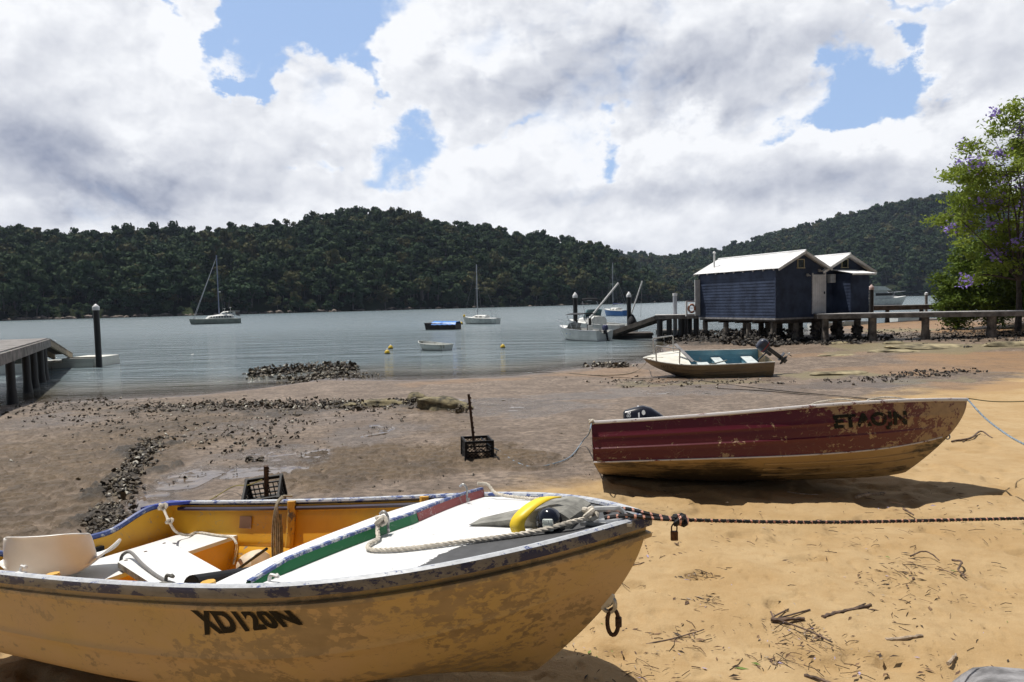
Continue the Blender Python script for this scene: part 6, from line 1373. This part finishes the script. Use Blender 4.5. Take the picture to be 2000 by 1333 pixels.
# rowing dinghy, barge
p0, p1 = PZ(822, 683, 0), PZ(876, 684, 0)
T = Tinny((2.35, .62, .5, 2.2, .75, .42, .16, .30), (0, 0, 0, 0, 0, 0), cb=.8, vc=.4, zcf=.08, rnd=5); rd = thing('rowing_boat', 'small empty white rowing boat floating near the mud, right of two yellow buoys', 'rowing boat'); yr = math.radians(140); place(rd, p1.x-.02, p1.y-.5, yr, -.08)
M_row = worn('stained_white_hull', (.56, .57, .53), (.20, .19, .12), 3, .60, .05, .6, .7, stretch=(1, 1, .6)); T.skin([M_row], None, rd); T.lining(M_row, rd); T.transom(M_row, rd); T.gun([M_row], rd, w=.04, h=.04)
for x_ in (.4, 1.15, 1.8): mb = MB(); w = T.ysurf(x_, .28)-.02; mb.box((x_, 0, .28), (.22, 2*w, .025)); mb.build('bench_seat', M_row, rd)
p0, p1 = PZ(839, 645.5, 0), PZ(889, 643.5, 0); bg_ = thing('barge', 'dark low barge under a bright blue tarpaulin', 'barge'); pc = (p0+p1)/2; place(bg_, pc.x, pc.y+.8, rad(-18))
mb = MB(); mb.prism([(-1.65, .0), (-1.8, .72), (1.7, .60), (1.72, -.2), (-1.6, -.2)], (-.75, .75), lambda a, c, e: (a, e, c)); mb.build('hull', pmat('weathered_dark_hull', (.035, .024, .020), .7, var=.4, vscale=3), bg_)
rows = [[(-1.0+2.72*i/16, -.82+1.64*j/10, .66+.22*math.sin(math.pi*j/10)**.8*(1-.25*(i/16))+.03*math.sin(i*1.9+j*1.3)-(.16 if j in (0, 10) else 0)) for j in range(11)] for i in range(17)]
mb = MB(); mb.grid(rows); mb.build('tarpaulin', pmat('blue_tarpaulin', (.012, .18, .62), .45, var=.10, vscale=3), bg_, smooth=True)
# mooring buoys
for (u, v, r, lb) in ((763, 682, .15, 'yellow mooring buoy with a dark base, upper of the pair near the rowing boat'), (756.5, 691.5, .15, 'yellow mooring buoy with a dark base, lower of the pair near the rowing boat'), (982, 680, .145, 'yellow mooring buoy alone in the water between the rowing boat and the runabout'), (1170.5, 612, .30, 'small yellow buoy far out behind the runabout, left of the blue sloop'), (901, 634, .22, 'yellow buoy at the bow of the white sloop'), (1181, 656, .24, 'round yellow fender buoy between the runabout stern and the pontoon')):
    p = PZ(u, v, 0) if u != 1181 else Vector((6.15, 45.2, .12)); t = thing('mooring_buoy', lb, 'buoy', p, group='yellow mooring buoys')
    mb = MB(); mb.lathe([(r*.75, -.05), (r*.98, 0), (r*1.0, r*.30)], (0, 0, 0), 14); mb.build('base', M_dark, t, smooth=True)
    mb = MB(); mb.lathe([(r*1.0, r*.30), (r*.95, r*.75), (r*.6, r*1.25), (r*.22, r*1.5)], (0, 0, 0), 14); mb.build('float', pmat('buoy_yellow', (.62, .42, .02), .45), t, smooth=True)
    mb = MB(); mb.tube([(math.cos(a)*r*.22, 0, r*1.65+math.sin(a)*r*.25) for a in np.linspace(0, 6.28, 10)[:-1]], r*.06, 5, close=True); mb.build('ring', M_mast, t)
# runabout and cruiser at the pontoon
T = Tinny((4.3, .92, .5, 2.2, .85, .85, .30, .75), (0, 0, 0, 0, 0, 0), cb=.85, vc=.4, zcf=.2, strakes=((.7, .012, .02),)); ra = thing('runabout', 'small white runabout with a black canopy frame and outboard beside the pontoon', 'motorboat'); place(ra, 6.0, 44.1, rad(128), -.18)
T.skin([M_gel, M_gel], 'chine', ra); T.lining(M_gel, ra, s1=.9); T.transom(M_gel, ra, cut=.12, cw=.2); T.gun([M_mast], ra, w=.05, h=.05); T.deck([M_gel], ra, 3.0, .10)
mb = MB(); mb.grid([[(2.95, -.62, .95), (2.75, -.60, 1.30)], [(3.15, 0, 1.02), (2.95, 0, 1.38)], [(2.95, .62, .95), (2.75, .60, 1.30)]]); o = mb.build('windscreen', pmat('clear_screen', (.30, .33, .36), .1, var=0), ra, smooth=True); so = o.modifiers.new('t', 'SOLIDIFY'); so.thickness = .012
rows = [[(1.5+1.35*i/6, -.72+1.44*j/6, 1.92+.08*math.sin(math.pi*j/6)) for j in range(7)] for i in range(7)]
mb = MB(); mb.grid(rows); o = mb.build('canopy', M_canvas, ra, smooth=True); so = o.modifiers.new('t', 'SOLIDIFY'); so.thickness = .03
for s_ in (1, -1): cyl('canopy_frame', [(1.9, s_*.78, .9), (1.55, s_*.72, 1.9)], .018, M_mast, ra); cyl('canopy_frame', [(2.2, s_*.78, .9), (2.8, s_*.72, 1.9)], .018, M_mast, ra)
cyl('bow_rail', [(3.2, -.7, 1.02), (3.4, -.62, 1.40), (4.4, -.15, 1.52), (4.4, .15, 1.52), (3.4, .62, 1.40), (3.2, .7, 1.02)], .018, M_mast, ra)
for (x_, y_) in ((1.2, .3), (1.9, -.3)): mb = MB(); mb.box((x_, y_, .75), (.4, .4, .12), bev=.03); mb.box((x_-.2, y_, .98), (.08, .4, .40), bev=.03); mb.build('helm_seat', M_canvas if y_ < 0 else M_gel, ra)
outboard(ra, (-.08, 0, .78), rad(14), (pmat('motor_blue', (.03, .035, .10), .3, var=.1), M_mblack, M_alu))
mb = MB(); y1_ = [T.ysurf(x_, .62)+.006 for x_ in (2.3, 2.8, 3.3)]; mb.add([(2.3, y1_[0], .60), (2.3, y1_[0], .66), (2.8, y1_[1], .61), (2.8, y1_[1], .70), (3.3, y1_[2], .66), (3.3, y1_[2], .70)], [(0, 1, 3, 2), (2, 3, 5, 4)]); mb.build('side_flash', pmat('flash_blue', (.02, .18, .50), .4, var=0), ra)
T = Tinny((6.2, 1.15, .5, 2.0, .85, 1.05, .35, .9), (0, 0, 0, 0, 0, 0), cb=.85, vc=.4, zcf=.2); cr = thing('cabin_cruiser', 'long white half-cabin boat with a round windscreen behind the runabout', 'motorboat'); place(cr, 8.4, 48.7, rad(128), -.2)
T.skin([M_gel, M_gel], 'chine', cr); T.lining(M_gel, cr, s1=.9); T.transom(M_gel, cr, cut=.1); T.gun([M_gel], cr, w=.06, h=.05); T.deck([M_gel], cr, 3.4, .14)
cabin(cr, M_gel, 6.2, [(3.0, .85, 1.05, 1.62), (3.6, .88, 1.05, 1.66), (4.6, .70, 1.15, 1.52), (5.3, .35, 1.25, 1.35)])
rows = [[(3.75+.45*math.cos(a)-.28*f, .84*math.sin(a)*(1-.1*f), 1.55+.62*f) for f in (0, .5, 1)] for a in np.linspace(-1.75, 1.75, 15)]
mb = MB(); mb.grid(rows); o = mb.build('windscreen', pmat('tinted_screen', (.10, .17, .18), .06, var=0), cr, smooth=True); so = o.modifiers.new('t', 'SOLIDIFY'); so.thickness = .015
cyl('canopy_arch', [(3.5, -.85, 1.4), (4.0, -.75, 2.85), (4.0, .75, 2.85), (3.5, .85, 1.4)], .02, M_mast, cr)
mb = MB(); mb.tube([(4.0, -.8, 2.88), (4.05, 0, 2.95), (4.0, .8, 2.88)], .10, 7); mb.build('furled_canopy', M_canvas, cr)
oc = MB(); oc.lathe([(.30, .75), (.36, 1.15), (.30, 1.4), (.12, 1.75), (.02, 1.8)], (-.25, 0, 0), 10); oc.build('motor_cover', M_canvas, cr, smooth=True)
def spar(label, a, b_, r, stay):
    t = thing('derrick', label, 'derrick'); cyl('spar', [a, b_], r, M_wtrim, t, 8); cyl('stay', [b_, stay], .012, M_wire, t, 4)
    bpost = Vector(a); cyl('foot', [(bpost.x, bpost.y, -.4), bpost], r*1.5, M_dtim, t, 8)
spar('white derrick pole leaning right above the runabout', PY(1152, 622, 49.5), PY(1208, 553, 49.5), .07, PY(1226, 602, 49.5))
spar('thinner leaning pole with a hanging line, right of the second white-capped pile', PY(1227, 632, 49.6), PY(1254.5, 549, 49.6), .05, PY(1251, 620, 49.6))
# motor cruiser far right and hulls glimpsed under the boardwalk
T = Tinny((9.5, 1.6, .5, 2.0, .85, 1.6, .6, 1.3), (0, 0, 0, 0, 0, 0), cb=.85, vc=.4, zcf=.3); mc = thing('motor_cruiser', 'white flybridge motor cruiser moored beyond the second jetty', 'motorboat'); pm = PZ(1700, 595.5, 0); place(mc, 75.6, 148, rad(6), -.3); mc.matrix_world = mc.matrix_world @ Matrix.Scale(1.12, 4)
T.skin([M_gel, pmat('pale_green_boot', (.20, .30, .28), .4, var=.1)], 'chine', mc); T.transom(M_gel, mc); T.deck([M_gel], mc, .05, .1)
cc_ = cabin(mc, M_gel, 9.5, [(1.5, 1.35, 1.6, 3.3), (2.2, 1.4, 1.6, 3.4), (4.8, 1.35, 1.7, 3.35), (6.4, 1.0, 1.9, 2.2), (7.6, .5, 2.0, 2.1)])
for s_ in (1, -1): mb = MB(); mb.box((4.0, s_*1.30, 2.55), (3.4, .12, .5), bev=.05); mb.build('window', M_smoke, cc_)
mb = MB(); mb.prism([(1.2, 3.35), (1.4, 4.2), (4.2, 4.1), (5.6, 3.3)], (-1.35, 1.35), lambda a, c, e: (a, e, c)); mb.build('flybridge', M_gel, mc)
cyl('bow_rail', [(6.0, -1.2, 2.0), (6.2, -1.2, 2.9), (9.3, -.1, 3.1), (9.3, .1, 3.1), (6.2, 1.2, 2.9), (6.0, 1.2, 2.0)], .035, M_mast, mc)
for i, (u, Y, lb, yw) in enumerate(((1625, 54, 'white dinghy floating beyond the shed posts, left one under the boardwalk', 20), (1668, 56, 'white dinghy glimpsed between posts left of the orange bank', 165), (1780, 62, 'white dinghy behind the bank right of the boardwalk post', 10))):
    T = Tinny((3.4, .72, .5, 2.2, .8, .50, .16, .4), (0, 0, 0, 0, 0, 0), cb=.85, vc=.4, zcf=.12, rnd=2); h_ = thing('dinghy', lb, 'boat'); place(h_, (u-1000)/1333*Y-1.6*math.cos(rad(yw)), Y, rad(yw), -.1)
    T.skin([M_gel], None, h_); T.lining(M_gel2, h_); T.transom(M_gel, h_); T.gun([M_mast], h_, w=.05, h=.05)
bt = thing('cabin_boat', 'white boat partly hidden behind the posts of the left jetty', 'motorboat'); place(bt, -21.6, 29.4, rad(115), -.1)
T = Tinny((3.6, .75, .5, 2.2, .8, .55, .2, .4), (0, 0, 0, 0, 0, 0), cb=.85, vc=.4, zcf=.12, rnd=2); T.skin([M_gel], None, bt); T.lining(M_gel2, bt); T.transom(M_gel, bt); T.deck([M_gel], bt, 2.3, .06); T.gun([M_mast], bt)
# ================================================================== air: light haze over the river
mb = MB(); mb.box((0, 1500, 85), (5600, 3300, 178))
hm = bpy.data.materials.new('haze'); hm.use_nodes = True; n = NT(hm.node_tree); n.n.clear()
pv = n.new('ShaderNodeVolumePrincipled'); pv.inputs['Color'].default_value = (.62, .74, 1.0, 1); pv.inputs['Density'].default_value = .00007; pv.inputs['Anisotropy'].default_value = .2
ou = n.new('ShaderNodeOutputMaterial'); n.l.new(pv.outputs[0], ou.inputs['Volume'])
hz = mb.build('haze', hm); tag(hz, 'thin bluish haze in the air over the river', 'haze', kind='stuff')
